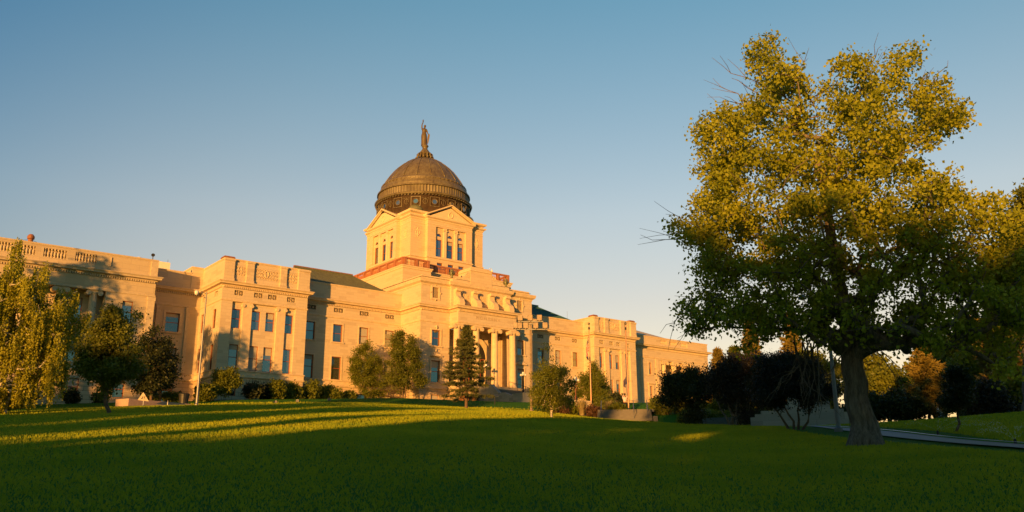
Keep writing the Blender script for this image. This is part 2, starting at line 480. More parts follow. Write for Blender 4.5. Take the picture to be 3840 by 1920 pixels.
U2 = (18.02, 20.39); U1 = (13.02, 16.05); G0 = (9.9, 11.32); GR = (22.04, 22.63)
def wins(L, *rows): return [(a, b, *r) for a, b in L for r in rows]

# ---- left pavilion
LPW = [(36.15, 37.25), (38.62, 39.74), (40.42, 41.58), (42.93, 44.03)]
LPS = [(101.55, 102.68), (105.85, 106.95)]
fh = wins(LPW, G0, GR); sh = wins(LPS, U2, U1, G0, GR)
volume('wall', 34.65, 45.7, 100, 112, 8.5, 12.2, [h for h in fh if h[3] < 12], [h for h in sh if h[3] < 12], zsplit=12.2, top=False)
def pavilion(x0, x1, wl, pil, pier, sleft, u2=U2, u1=U1, gr=GR, za=21.2, rec=.3):
    m = MB()
    panel(m, 'F', 100+rec, pier[0], pier[1], 12.2, za, wins(wl, u2, u1), .24)          # recessed field
    for a, b in ((x0, pier[0]), (pier[1], x1)): panel(m, 'F', 100, a, b, 12.2, za, [])
    for s in (pier[0], pier[1]): m.quad((s,100,12.2),(s,100+rec,12.2),(s,100+rec,za),(s,100,za))
    m.quad((pier[0],100,za),(pier[1],100,za),(pier[1],100+rec,za),(pier[0],100+rec,za))
    panel(m, 'F', 100, x0, x1, za, 26.3, wins(wl, gr), .2)
    panel(m, 'L', x0, 100, 112, 12.2, 26.3, [h for h in sleft if h[2] > 12], .26)
    m.quad((x1,100,8.5),(x1,112,8.5),(x1,112,26.3),(x1,100,26.3)); m.quad((x0,112,8.5),(x0,112,26.3),(x1,112,26.3),(x1,112,8.5))
    m.quad((x0,100,26.3),(x1,100,26.3),(x1,112,26.3),(x0,112,26.3))
    m.build('wall', STONE, B)
    for a, b in pil:                                                                   # ionic pilasters
        p = MB(); p.box(a, b, 100.02, 100+rec+.02, 13.25, za-.55); p.box(a-.06, b+.06, 99.98, 100+rec+.02, 12.93, 13.25)
        p.box(a-.08, b+.08, 99.97, 100+rec+.02, za-.16, za-.004); p.box(a+.02, b-.02, 99.99, 100+rec+.02, za-.55, za-.16)
        for s in (a+.02, b-.02):
            p.tube([(s, 99.86, za-.36), (s, 100+rec, za-.36)], .2, 14)
        p.build('pilaster', TRIM, B)
    for a, b in wl:
        for r in (u2, u1): window('F', 100+rec, a, b, *r)
        window('F', 100, a, b, *G0); grille('F', 100, a, b, *gr)
pavilion(34.65, 45.7, LPW, [(37.39, 38.5), (41.75, 42.85)], (36.0, 44.17), sh)
for a, b in LPS:
    for r in (U2, U1, G0): window('L', 34.65, a, b, *r)
    grille('L', 34.65, a, b, *GR)
# ---- right pavilion
RPW = [(97.6, 98.52), (99.9, 100.8), (101.52, 102.42), (103.76, 104.62)]
RU2 = (17.93, 20.27); RU1 = (13.15, 16.1); RGR = (21.84, 22.42)
volume('wall', 96.4, 106.15, 100, 112, 7.5, 12.2, wins(RPW, G0), [], top=False)
pavilion(96.4, 106.15, RPW, [(98.83, 99.8), (102.66, 103.6)], (97.5, 104.8), [], RU2, RU1, RGR)
# ---- connecting wings
WW = [(46.7, 48.15), (50.75, 52.17), (54.65, 56.08), (58.66, 60.1)]
volume('wall', 45.7, 61.2, 102.6, 114, 8.5, 25.75, wins(WW, U2, U1, G0, GR), [], right=False)
WR = [(82.5, 83.85), (86.38, 87.68), (90.13, 91.36), (93.88, 95.06)]
volume('wall', 81.0, 96.4, 102.6, 114, 8.0, 25.6, wins(WR, U2, U1, G0, GR), [], right=False)
for L in (WW, WR):
    for a, b in L:
        for r in (U2, U1, G0): window('F', 102.6, a, b, *r)
        grille('F', 102.6, a, b, *GR)
        surround('s', 'F', 102.6, a, b, *U2); surround('s', 'F', 102.6, a, b, *U1)
# ---- link and left (older grey) wing
LW = [(30.52, 32.2)]
volume('wall', 20, 34.65, 107.5, 120, 8.0, 25.7, wins(LW, U2, (13.2, 16.1), (9.2, 11.15), ), [], mat=GREYST, right=False)
window('F', 107.5, 30.52, 32.2, *U2); window('F', 107.5, 30.52, 32.2, 13.2, 16.1)
surround('g', 'F', 107.5, 30.52, 32.2, *U2, w=.28); surround('g', 'F', 107.5, 30.52, 32.2, 13.2, 16.1, w=.28)
d = MB()
d.cur = 0; d.box(30.6, 31.0, 107.55, 107.7, 9.0, 11.15); d.box(31.75, 32.15, 107.55, 107.7, 9.0, 11.15); d.box(31.0, 31.75, 107.55, 107.7, 10.75, 11.15)
dd = d.build('door', ORWOOD, B); g = MB(); g.quad((31,107.66,9),(31.75,107.66,9),(31.75,107.66,10.75),(31,107.66,10.75)); g.build('pane', GLASS, dd)
m = MB(); m.box(33.2, 34.66, 107.46, 112, 23.4, 26.55); m.build('parapet', STONE, B)
m = MB(); m.box(28.6, 31.7, 112, 116, 24, 27.8); m.build('roof_penthouse', plain('pale_render', (.80,.72,.58), .8, var=.05), B)
for a, b in ((32.9, 33.35), (29.3, 29.8)):
    m = MB(); m.box(a, b, 107.3, 107.52, 13.0, 21.2); m.box(a-.05, b+.05, 107.26, 107.52, 20.7, 21.2); m.build('pilaster', GREYTR, B)
# left wing: front Y=103.5; recess with columns from x=8.5 to 22.5
YL = 103.4
lw2 = [(24.4, 25.55)]
volume('wall', 2, 27.85, YL, 118, 7.5, 12.2, [(19.45, 20.85, 9.3, 11.2), (24.4, 25.6, 9.3, 11.2), (15.2, 16.6, 9.3, 11.2), (11, 12.4, 9.3, 11.2)], [], mat=GREYST, top=False)
m = MB()
panel(m, 'F', YL, 22.5, 27.85, 12.2, 25.55, wins(lw2, (17.9, 20.39), U1), .28)
panel(m, 'F', YL, 2, 7.5, 12.2, 25.55)
panel(m, 'F', YL, 7.5, 22.5, 21.35, 25.55, [(a, b, 24.3, 25.3) for a, b in ((8.4, 10.2), (11.1, 12.9), (13.2, 14.82), (15.65, 17.95), (18.87, 21.1))], .35, back=True)
panel(m, 'F', YL+1.6, 7.5, 22.5, 12.2, 21.35, wins([(18.9, 20.5), (15.0, 16.6), (11.2, 12.8)], (17.9, 20.5), (13.0, 16.0)), .25)
m.quad((22.5,YL,12.2),(22.5,YL+1.6,12.2),(22.5,YL+1.6,21.35),(22.5,YL,21.35)); m.quad((7.5,YL,12.2),(7.5,YL+1.6,12.2),(7.5,YL+1.6,21.35),(7.5,YL,21.35))
m.quad((7.5,YL,21.35),(22.5,YL,21.35),(22.5,YL+1.6,21.35),(7.5,YL+1.6,21.35)); m.quad((7.5,YL,12.2),(22.5,YL,12.2),(22.5,YL+1.6,12.2),(7.5,YL+1.6,12.2))
m.quad((27.85,YL,7.5),(27.85,118,7.5),(27.85,118,25.55),(27.85,YL,25.55)); m.quad((2,YL,25.55),(27.85,YL,25.55),(27.85,118,25.55),(2,118,25.55))
m.quad((2,YL,7.5),(2,118,7.5),(2,118,25.55),(2,YL,25.55))
m.build('wall', GREYST, B)
for a, b in ((18.9, 20.5), (15.0, 16.6), (11.2, 12.8)):
    window('F', YL+1.6, a, b, 17.9, 20.5); window('F', YL+1.6, a, b, 13.0, 16.0)
window('F', YL, 24.4, 25.55, 17.9, 20.39); window('F', YL, 24.4, 25.55, *U1)
for a, b in ((19.45, 20.85), (24.4, 25.6), (15.2, 16.6), (11, 12.4)): window('F', YL, a, b, 9.3, 11.2)
m = MB(); m.box(27.1, 27.9, YL-.12, YL+.05, 12.9, 21.2); m.box(27.05, 27.97, YL-.16, YL+.05, 20.75, 21.2); m.build('pilaster', GREYTR, B)
m = MB(); m.box(27.1, 27.9, YL-.14, YL+.05, 23.7, 25.5); m.build('pilaster', GREYTR, B)
m = MB(); m.box(22.62, 22.7, YL-.1, YL+.05, 24.2, 25.3); m.build('parapet_strip', GREYTR, B)

def column(x, y, z0, z1, r, mat, parent=B, n=28):
    c = MB()
    c.lathe(x, y, [(r*1.35, z0), (r*1.35, z0+.12), (r*1.22, z0+.13), (r*1.28, z0+.2), (r*1.12, z0+.3), (r*1.1, z0+.36)], 24)
    H = z1-z0; zs = [z0+.36+(H-.36-.55)*i/8 for i in range(9)]
    c.lathe(x, y, [(r*(1-.16*((z-z0)/H)**1.4), z) for z in zs], n, flute=.045)
    rt = r*.85; zt = z1-.55
    c.lathe(x, y, [(rt*1.08, zt), (rt*1.25, zt+.18), (rt*1.25, zt+.25)], 20)
    c.box(x-r*1.35, x+r*1.35, y-r*1.15, y+r*1.15, z1-.14, z1)
    c.box(x-r*1.2, x+r*1.2, y-r*1.0, y+r*1.0, z1-.34, z1-.14)
    for s in (-1, 1):
        c.tube([(x+s*r*1.3, y-r*1.15, z1-.40), (x+s*r*1.3, y, z1-.40), (x+s*r*1.3, y+r*1.15, z1-.40)], [.29, .2, .29], 16)
        c.tube([(x+s*r*1.3, y-r*1.2, z1-.40), (x+s*r*1.3, y-r*1.1, z1-.40)], .1, 8)
    return c.build('column', mat, parent)
for x in (21.35, 17.9, 14.4, 10.9): column(x, YL+.62, 12.25, 21.33, .48, GREYTR)
def balusters(mb, xs, y, z0, z1, r=.11, seg=8):
    h = z1-z0
    for x in xs:
        mb.lathe(x, y, [(r*.9,z0),(r*.9,z0+.1*h),(r*.5,z0+.16*h),(r*1.05,z0+.42*h),(r*.5,z0+.75*h),(r*.45,z0+.85*h),(r*.9,z0+.9*h),(r*.9,z1)], seg, cap=False)
m = MB()
for a, b in ((8.4, 10.2), (11.1, 12.9), (13.2, 14.82), (15.65, 17.95), (18.87, 21.1)):
    n = int((b-a)/.29)
    for i in range(n): m = MB(); balusters(m, [a+(b-a)*(i+.5)/n], YL+.16, 24.3, 25.3, .125); m.build('baluster', GREYTR, B)

# ---- library wing at far right
YR = 103.8; RW = [(113.36, 114.1), (126.98, 127.75)]
volume('wall', 108.5, 130.0, YR, 122, 7.0, 12.2, [], [], top=False)
m = MB()
panel(m, 'F', YR, 108.5, 116.0, 12.2, 25.1, wins(RW[:1], (18.3, 20.36), (13.3, 16.15)), .28)
panel(m, 'F', YR, 125.3, 130.0, 12.2, 25.1, wins(RW[1:], (18.3, 20.36), (13.3, 16.15)), .28)
panel(m, 'F', YR, 116.0, 125.3, 21.0, 25.1, [(a, b, 24.0, 24.8) for a, b in ((116.72, 118.64), (119.43, 121.32), (122.3, 124.28))], .3, back=True)
panel(m, 'F', YR+3.0, 116.0, 125.3, 12.2, 21.0)
m.quad((116,YR,12.2),(116,YR+3.0,12.2),(116,YR+3.0,21),(116,YR,21)); m.quad((125.3,YR,12.2),(125.3,YR+3.0,12.2),(125.3,YR+3.0,21),(125.3,YR,21))
m.quad((116,YR,21),(125.3,YR,21),(125.3,YR+3.0,21),(116,YR+3.0,21)); m.quad((116,YR,12.2),(125.3,YR,12.2),(125.3,YR+3.0,12.2),(116,YR+3.0,12.2))
m.quad((130,YR,7),(130,122,7),(130,122,25.1),(130,YR,25.1)); m.quad((108.5,YR,25.1),(130,YR,25.1),(130,122,25.1),(108.5,122,25.1))
m.quad((108.5,YR,7),(108.5,122,7),(108.5,122,25.1),(108.5,YR,25.1)); m.quad((108.5,122,7),(130,122,7),(130,122,25.1),(108.5,122,25.1))
m.build('wall', STONE, B)
for a, b in RW:
    window('F', YR, a, b, 18.3, 20.36); window('F', YR, a, b, 13.3, 16.15)
for a, b in RW:
    s = MB(); surround('s', 'F', YR, a, b, 18.3, 20.36); surround('s', 'F', YR, a, b, 13.3, 16.15, w=.3, out=.12); wbox(s, 'F', YR, a-.45, b+.45, 16.55, 16.75, .3); s.build('window_hood', TRIM, B)
for x in (117.9, 120.75, 123.5): column(x, YR+.6, 12.3, 20.98, .55, TRIM)
for q in ((116.0, 116.75, YR+.05, YR+1.0, 12.3, 20.98), (124.9, 125.3, YR+.05, YR+1.0, 12.3, 20.98), (115.2, 115.95, YR-.1, YR+.02, 12.9, 21.2), (111.2, 111.8, YR-.12, YR+.02, 12.9, 21.2)):
    m = MB(); m.box(*q); m.build('pilaster', TRIM, B)
m = MB()
for a, b in ((116.72, 118.64), (119.43, 121.32), (122.3, 124.28)):
    n = int((b-a)/.25)
    for i in range(n): m = MB(); balusters(m, [a+(b-a)*(i+.5)/n], YR+.14, 24.0, 24.8, .1); m.build('baluster', TRIM, B)
m = MB(); m.poly([(108.6,YR+.3,25.15),(120.2,YR+.3,25.15),(115.2,109,27.3),(113,109,27.3)]); m.poly([(108.6,121,25.15),(108.6,YR+.3,25.15),(113,109,27.3),(113,116,27.3)])
m.poly([(120.2,YR+.3,25.15),(120.2,121,25.15),(115.2,116,27.3),(115.2,109,27.3)]); m.poly([(113,109,27.3),(115.2,109,27.3),(115.2,116,27.3),(113,116,27.3)]); m.poly([(108.6,121,25.15),(113,116,27.3),(115.2,116,27.3),(120.2,121,25.15)])
m.build('roof', STONE, B)

# ---- main centre block with the porch recess
MW = [(63.04, 64.45), (78.1, 79.4)]
LV = [(63.02, 64.08, 24.7, 26.2), (78.1, 79.1, 24.7, 26.2)]
m = MB(); lo = MB()
hs = wins(MW, (18.0, 20.2), (13.02, 15.98)) + LV
panel(m, 'F', 97.43, 61.2, 66.0, 12.2, 26.7, [h for h in hs if h[0] < 70]); mr_ = MB(); panel(mr_, 'F', 97.43, 76.3, 81.0, 12.2, 26.7, [h for h in hs if h[0] > 70]); mr_.build('wall', STONE, B)
panel(m, 'L', 61.2, 97.43, 110, 12.2, 26.7)
m.quad((81,97.43,8),(81,112,8),(81,112,26.7),(81,97.43,26.7))
panel(m, 'F', 99.6, 66.0, 76.3, 12.6, 21.06, [(68.4, 73.8, 12.75, 17.2), (74.4, 75.1, 13.0, 16.05), (67.1, 67.8, 13.0, 16.05)], .35)
for x in (66.0, 76.3): m.quad((x,97.43,12.2),(x,99.6,12.2),(x,99.6,21.06),(x,97.43,21.06))
panel(lo, 'F', 97.43, 61.2, 66.0, 8.0, 12.2, [(63.1, 64.4, 9.6, 11.35)]); mr_ = MB(); panel(mr_, 'F', 97.43, 76.3, 81.0, 8.0, 12.2, [(78.1, 79.4, 9.6, 11.35)]); mr_.build('wall', STONE_R, B)
panel(lo, 'L', 61.2, 97.43, 102.6, 8.0, 12.2)
m.build('wall', STONE, B); lo.build('wall', STONE_R, B)
for a, b in MW:
    s = MB()
    window('F', 97.43, a, b, 18.0, 20.2); window('F', 97.43, a, b, 13.02, 15.98); window('F', 97.43, a, b, 9.6, 11.35)
    surround(s, 'F', 97.43, a, b, 18.0, 20.2, w=.2, out=.1); surround(s, 'F', 97.43, a, b, 13.02, 15.98, w=.2, out=.1, sill=False)
    c = (a+b)/2
    for k, (w_, zz) in enumerate(((.95, 16.55), (.7, 16.72), (.42, 16.87))): wbox(s, 'F', 97.43, c-w_, c+w_, zz, zz+.16, .34-.06*k)
    s.tube([(c-.25, 97.36, 20.52), (c, 97.3, 20.75), (c+.25, 97.36, 20.52)], [.06, .14, .06], 8); s.tube([(c, 97.3, 20.35), (c, 97.26, 20.62)], .12, 8)
    s.tube([(c-.12, 97.36, 17.12), (c, 97.26, 17.42), (c+.12, 97.36, 17.12)], [.05, .1, .05], 8)
    s.build('window_hood', TRIM, B)
for a, b, z0, z1 in LV:
    l = MB()
    l.quad((a,97.68,z0),(b,97.68,z0),(b,97.68,z1),(a,97.68,z1)); l.cur = 1
    n = 11
    for i in range(n):
        z = z0+(z1-z0)*(i+.5)/n; l.obox(((a+b)/2, 97.56, z), Vector((1,0,0)), Vector((0,.82,.57)), Vector((0,-.57,.82)), (b-a)/2, .09, .014)
    w = .22
    l.box(a-w, a, 97.33, 97.45, z0-w, z1+w); l.box(b, b+w, 97.33, 97.45, z0-w, z1+w); l.box(a, b, 97.332, 97.45, z1, z1+w); l.box(a, b, 97.332, 97.45, z0-w, z0)
    c = (a+b)/2
    for p in ((c, z1+w+.08), (c, z0-w-.05), (a-w-.05, (z0+z1)/2), (b+w+.05, (z0+z1)/2)): l.tube([(p[0], 97.4, p[1]-.13), (p[0], 97.27, p[1]), (p[0], 97.4, p[1]+.13)], [.05, .1, .04], 7)
    l.build('louvre', [DARK, TRIM], B)
# porch back wall: big arch, medallions, door
a_ = MB()
def arch(mb, y, cx, cz, r0, r1, y1, n=20, a0=0, a1=PI):
    for i in range(n):
        t0 = a0+(a1-a0)*i/n; t1 = a0+(a1-a0)*(i+1)/n
        A = [(cx+r*math.cos(t), y, cz+r*math.sin(t)) for r, t in ((r0,t0),(r1,t0),(r1,t1),(r0,t1))]
        Bk = [(p[0], y1, p[2]) for p in A]
        mb.quad(*A); mb.quad(A[0],A[3],Bk[3],Bk[0]); mb.quad(A[1],Bk[1],Bk[2],A[2])
arch(a_, 99.2, 71.1, 17.2, 2.7, 3.35, 99.62)
a_.box(67.75, 68.4, 99.2, 99.62, 12.7, 17.2); a_.box(73.8, 74.45, 99.2, 99.62, 12.7, 17.2)
for s in (-1, 1):
    cx = 71.1+s*3.55
    a_.tube([(cx+.42*math.cos(t), 99.45, 19.9+.42*math.sin(t)) for t in [2*PI*k/18 for k in range(19)]], .09, 6)
    a_.box(cx+s*1.15-.35, cx+s*1.15+.35, 98.85, 99.62, 12.7, 20.5)
a_.build('porch_arch', TRIM, B)
g = MB()
pts = [(71.1+2.7*math.cos(t), 99.45, 17.2+2.7*math.sin(t)) for t in [PI*k/20 for k in range(21)]]
g.poly([(73.8,99.45,17.2)]+pts[1:-1]+[(68.4,99.45,17.2)])
g.quad((68.4,99.9,12.7),(73.8,99.9,12.7),(73.8,99.9,17.2),(68.4,99.9,17.2)); o = g.build('door', DARK, B)
g = MB()
for x in (69.2, 70.15, 71.1, 72.05, 73.0): g.box(x-.06, x+.06, 99.6, 99.88, 12.75, 17.2)
for z in (15.4, 17.15): g.box(68.45, 73.75, 99.62, 99.86, z-.07, z+.07)
g.build('door_frame', WOODF, B)
for a, b in ((74.4, 75.1), (67.1, 67.8)): window('F', 99.6, a, b, 13.0, 16.05)
# portico columns, floor and entablature
for x in (66.1, 69.37, 72.62, 75.87): column(x, 95.75, 12.75, 21.04, .52, TRIM)
m = MB(); m.box(66.0, 76.3, 95.3, 97.41, 21.05, 23.6); m.box(66.02, 76.28, 97.41, 99.58, 21.08, 21.6); m.build('entablature', STONE, B)
m = MB(); m.box(65.7, 76.6, 94.7, 99.58, 11.9, 12.75); m.box(66.0, 76.3, 95.2, 99.5, 8.5, 11.9); m.build('porch_base', STONE_R, B)
# name carved in the frieze
def text_on(txt, x0, x1, y, z, size, mat, parent):
    cu = bpy.data.curves.new('inscription', 'FONT'); cu.body = txt; cu.size = size; cu.extrude = .02; cu.align_x = 'CENTER'; cu.align_y = 'CENTER'; cu.space_character = 1.25
    o = bpy.data.objects.new('inscription', cu); COL.objects.link(o)
    dg = bpy.context.evaluated_depsgraph_get(); dg.update()
    me = bpy.data.meshes.new_from_object(o.evaluated_get(dg)); bpy.data.objects.remove(o)
    me.materials.clear(); me.materials.append(mat)
    w = max(v.co.x for v in me.vertices)-min(v.co.x for v in me.vertices); s = (x1-x0)/w; T = wloc(parent)
    for v in me.vertices:
        c = v.co.copy(); v.co = ((x0+x1)/2+c.x*s-T.x, y-c.z-T.y, z+c.y-T.z)
    o = bpy.data.objects.new('inscription', me); COL.objects.link(o); o.parent = parent; return o
text_on('MONTANA', 69.0, 73.3, 95.29, 22.25, .62, plain('carved_letters', (.50,.37,.22), .9, bump=0), B)
# attic over the portico with console brackets
m = MB(); m.box(65.95, 76.4, 97.0, 97.42, 26.3, 26.7); m.box(65.95, 76.4, 97.0, 97.43, 23.5, 26.3); m.build('attic', STONE, B)
for cx in (66.75, 69.75, 72.75, 75.6):
    k = MB(); prof = [(95.5,23.5),(95.42,23.75),(95.45,24.3),(95.62,24.75),(95.95,25.0),(96.3,25.2),(96.48,25.6),(96.42,25.95),(96.3,26.15),(96.15,26.3),(97.02,26.3),(97.02,23.5)]
    L = [(cx-.42, y, z) for y, z in prof]; R = [(cx+.42, y, z) for y, z in prof]; n = len(prof)
    k.poly(L[::-1]); k.poly(R)
    for i in range(n): j = (i+1) % n; k.quad(L[i], L[j], R[j], R[i])
    k.tube([(cx-.46, 96.3, 26.1), (cx+.46, 96.3, 26.1)], .2, 12); k.tube([(cx-.45, 95.75, 24.15), (cx+.45, 95.75, 24.15)], .33, 16)
    k.tube([(cx-.48, 95.75, 24.15), (cx+.48, 95.75, 24.15)], .12, 10)
    k.build('console_bracket', TRIM, B)
for cx in (68.25, 71.25, 74.2):
    relief('relief_panel', 'F', 96.97, cx-.75, cx+.75, 24.7, 25.9, TRIM)
    m = MB(); m.box(cx-.95, cx+.95, 96.85, 97.0, 24.35, 24.5); m.box(cx-.8, cx+.8, 96.9, 97.0, 23.9, 24.3); m.build('sill_moulding', TRIM, B)
# second cornice round the centre block and blocking course
mp = [(61.2,110),(61.2,97.43),(65.95,97.43),(65.95,97.0),(76.4,97.0),(76.4,97.43),(81.0,97.43),(81.0,110)]
m = MB(); m.band(mp, [(0,26.35),(.08,26.45),(.1,26.6),(.42,26.82),(.45,27.0),(.52,27.22),(.5,27.28),(-.25,27.32),(-.25,27.85),(-1.0,27.87)]); m.build('cornice', TRIM, B)
m = MB(); m.quad((61.2,97.5,27.6),(81,97.5,27.6),(81,112,27.6),(61.2,112,27.6)); m.build('roof', ROOFG, B)
# pedestal block with side scrolls
m = MB(); m.box(69.1, 72.95, 96.8, 99.9, 27.3, 29.35); m.box(69.1, 72.95, 96.82, 99.9, 29.42, 29.75); m.box(69.0, 73.05, 96.7, 99.95, 29.35, 29.42)
for i, (ins, z0, z1) in enumerate(((.1, 29.75, 29.9), (.35, 29.9, 30.02))): m.box(69.1+ins, 72.95-ins, 96.82+ins*.3, 99.8, z0, z1)
m.box(66.0, 76.2, 96.85, 97.6, 27.3, 27.8)
m.build('pedestal_block', STONE_T, B)
for s, xb in ((-1, 69.1), (1, 72.95)):
    k = MB(); prof = [(0,27.75),(0,29.1),(.25,29.15),(.62,28.95),(.85,28.55),(1.15,28.25),(1.6,28.12),(2.0,28.2),(2.35,28.0),(2.5,27.75)]
    A = [(xb+s*u, 96.85, z) for u, z in prof]; C_ = [(xb+s*u, 97.3, z) for u, z in prof]; n = len(prof)
    k.poly(A); k.poly(C_[::-1])
    for i in range(n): j = (i+1) % n; k.quad(A[i], A[j], C_[j], C_[i])
    spiral(k, 'F', 96.84, xb+s*.45, 28.65, .34, 1.5, s, 0, .05); spiral(k, 'F', 96.84, xb+s*1.75, 28.02, .18, 1.2, -s, 0, .035)
    k.build('side_scroll', TRIM, B)
for x in (66.04, 75.79):
    k = MB(); k.lathe(x, 97.1, [(.1,27.86),(.22,27.9),(.1,28.05),(.28,28.3),(.36,28.6),(.3,28.75),(.2,28.8),(.28,28.95),(.12,29.15),(.02,29.25)], 12)
    for q in range(6):
        a = 2*PI*q/6; k.tube([(x+.3*math.cos(a), 97.1+.3*math.sin(a), 28.35), (x+.5*math.cos(a), 97.1+.5*math.sin(a), 28.55), (x+.34*math.cos(a), 97.1+.34*math.sin(a), 28.8)], [.04,.06,.02], 5)
    k.build('roof_urn', GREENC, B, smooth=True)

# ---- base of the tower, balustrade
m = MB()
m.box(61.2, 81.0, 104.05, 120, 27.6, 30.0); m.box(61.2, 66.0, 102.5, 104.05, 27.6, 30.0); m.box(76.2, 81.0, 102.5, 104.05, 27.6, 30.0); m.build('wall', STONE_T, B)
bp = [(61.2,120),(61.2,102.5),(66.0,102.5),(66.0,104.05),(76.2,104.05),(76.2,102.5),(81.0,102.5),(81.0,120)]
m = MB(); m.band(bp, [(0,29.75),(.1,29.8),(.12,29.95),(.25,30.1),(.25,30.2),(-1.2,30.2)]); m.build('cornice', TRIM_T, B)
m = MB(); sp = MB()
def balus(P, Q, ends=(True, True)):
    P = Vector(P); Q = Vector(Q); d = (Q-P); L = d.length; d.normalize(); nrm = Vector((d.y, -d.x)); d3 = Vector((d.x,d.y,0)); n3 = Vector((nrm.x,nrm.y,0)); up = Vector((0,0,1))
    c = (P+Q)/2
    m.obox((c.x, c.y, 31.36), d3, n3, up, L/2, .17, .11); m.obox((c.x, c.y, 30.28), d3, n3, up, L/2, .15, .075)
    k = max(1, round(L/2.3)); seg = L/k
    for i in range(k+1):
        if (i == 0 and not ends[0]) or (i == k and not ends[1]): continue
        p = P+d*min(max(i*seg, .2), L-.2); m.obox((p.x, p.y, 30.82), d3, n3, up, .2, .19, .45)
    for i in range(k):
        nb = int((seg-.5)/.22)
        for j in range(nb):
            p = P+d*(i*seg+.25+(seg-.5)*(j+.5)/nb); balusters(m, [p.x], p.y, 30.355, 31.25, .085, 6)
e = .25
balus((61.45,119), (61.45,102.75)); balus((61.45,102.75), (65.8,102.75), (True, True)); balus((65.8,102.75), (65.8,104.25), (False, True)); balus((65.8,104.25), (76.4,104.25), (False, False))
balus((76.4,104.25), (76.4,102.75), (True, True)); balus((76.4,102.75), (80.75,102.75), (False, True)); balus((80.75,102.75), (80.75,119), (False, True))
m.build('balustrade', TERRA, B)
# ---- tower
TX0, TX1, TY0, TY1 = 64.35, 77.85, 105.8, 119.4
FW = [(68.72, 69.76), (70.72, 71.8), (72.7, 73.75)]
SWY = [(108.75+2.05*i+.3, 108.75+2.05*i+1.35) for i in range(3)]
SWY = [(110.2, 111.2), (112.5, 113.5), (114.85, 115.9)]
t = MB()
for a, b in ((TX0, 66.95), (75.25, TX1)): panel(t, 'F', TY0, a, b, 29.9, 39.0)
for a, b in ((TY0, 108.9), (117.1, TY1)): panel(t, 'L', TX0, a, b, 29.9, 39.0)
FY = 105.1; FX = 63.65
lw_ = [(a, b, 31.0, 32.2) for a, b in FW]
panel(t, 'F', FY, 66.95, 75.25, 29.9, 39.0, [(68.45, 74.05, 33.15, 37.85)] + lw_, .3)
panel(t, 'L', FX, 108.9, 117.1, 29.9, 39.0, [(109.85, 116.15, 33.15, 37.85)], .3)
for x in (66.95, 75.25): t.quad((x,FY,29.9),(x,TY0,29.9),(x,TY0,39),(x,FY,39))
for y in (108.9, 117.1): t.quad((FX,y,29.9),(TX0,y,29.9),(TX0,y,39),(FX,y,39))
def archpanel(mb, pl, pos, u0, u1, z0, z1, ws, zr, zs, r):
    """field with rectangular lights up to zr and half-round lights springing at zs"""
    holes = [(a, b, z0+.06, zr) for a, b in ws] + [((a+b)/2-r, (a+b)/2+r, zs, zs+r) for a, b in ws]
    panel(mb, pl, pos, u0, u1, z0, z1, holes, .2)
    for a, b in ws:
        c = (a+b)/2; n = 8
        for s in (-1, 1):
            arc = [PT(pl, pos, c+s*r*math.cos(PI/2*k/n), zs+r*math.sin(PI/2*k/n)) for k in range(n+1)]
            mb.poly([PT(pl, pos, c+s*r, zs+r)] + arc)
            for k in range(n):
                p, q = arc[k], arc[k+1]
                off = (0, .2, 0) if pl == 'F' else (.2, 0, 0)
                mb.quad(p, q, tuple(x+y for x, y in zip(q, off)), tuple(x+y for x, y in zip(p, off)))
archpanel(t, 'F', FY+.3, 68.45, 74.05, 33.15, 37.85, FW, 35.95, 36.45, .47)
archpanel(t, 'L', FX+.3, 109.85, 116.15, 33.15, 37.85, SWY, 35.95, 36.45, .45)
t.quad((TX1,TY0,29.9),(TX1,TY1,29.9),(TX1,TY1,39),(TX1,TY0,39)); t.quad((TX0,TY1,29.9),(TX0,TY1,39),(TX1,TY1,39),(TX1,TY1,29.9))
t.quad((TX0,TY0,39.5),(TX1,TY0,39.5),(TX1,TY1,39.5),(TX0,TY1,39.5))
t.build('tower_wall', STONE_T, B)
for pl, pos, W in (('F', FY+.3, FW), ('L', FX+.3, SWY)):
    for a, b in W:
        w = window(pl, pos, a, b, 33.21, 35.95, .16); c = (a+b)/2
        f = MB(); r = .46; arc = [PT(pl, pos+.14, c+r*math.cos(PI*k/14), 36.45+r*math.sin(PI*k/14)) for k in range(15)]
        f.tube(arc, .05, 5); f.tube([arc[0], arc[-1]], .05, 5); ww = f.build('arched_window', WOODF, B)
        g = MB(); g.poly([PT(pl, pos+.17, c+r*math.cos(PI*k/14), 36.45+r*math.sin(PI*k/14)) for k in range(15)]); g.build('pane', GLASS, ww)
for a, b in FW: window('F', FY, a, b, 31.0, 32.2)
for pl, pos, L in (('F', FY, (70.22, 72.25)), ('L', FX, (111.85, 114.15))):
    for u in L:
        p = MB(); w = .24
        wbox(p, pl, pos+.3, u-w, u+w, 33.2, 37.3, .22); wbox(p, pl, pos+.3, u-w-.05, u+w+.05, 37.62, 37.83, .28); wbox(p, pl, pos+.3, u-w+.03, u+w-.03, 37.3, 37.62, .2)
        for s in (-1, 1): p.tube([PT(pl, pos+.3-.32, u+s*w, 37.47), PT(pl, pos+.3-.02, u+s*w, 37.47)], .11, 8)
        p.build('pilaster', TRIM_T, B)
tp = [(TX0,TY1),(TX0,117.1),(FX,117.1),(FX,108.9),(TX0,108.9),(TX0,TY0),(66.95,TY0),(66.95,FY),(75.25,FY),(75.25,TY0),(TX1,TY0),(TX1,TY1)]
m = MB(); m.band(tp, [(0,32.75),(.14,32.8),(.16,32.92),(.03,33.0),(0,33.05)]); m.build('string_course', TRIM_T, B)
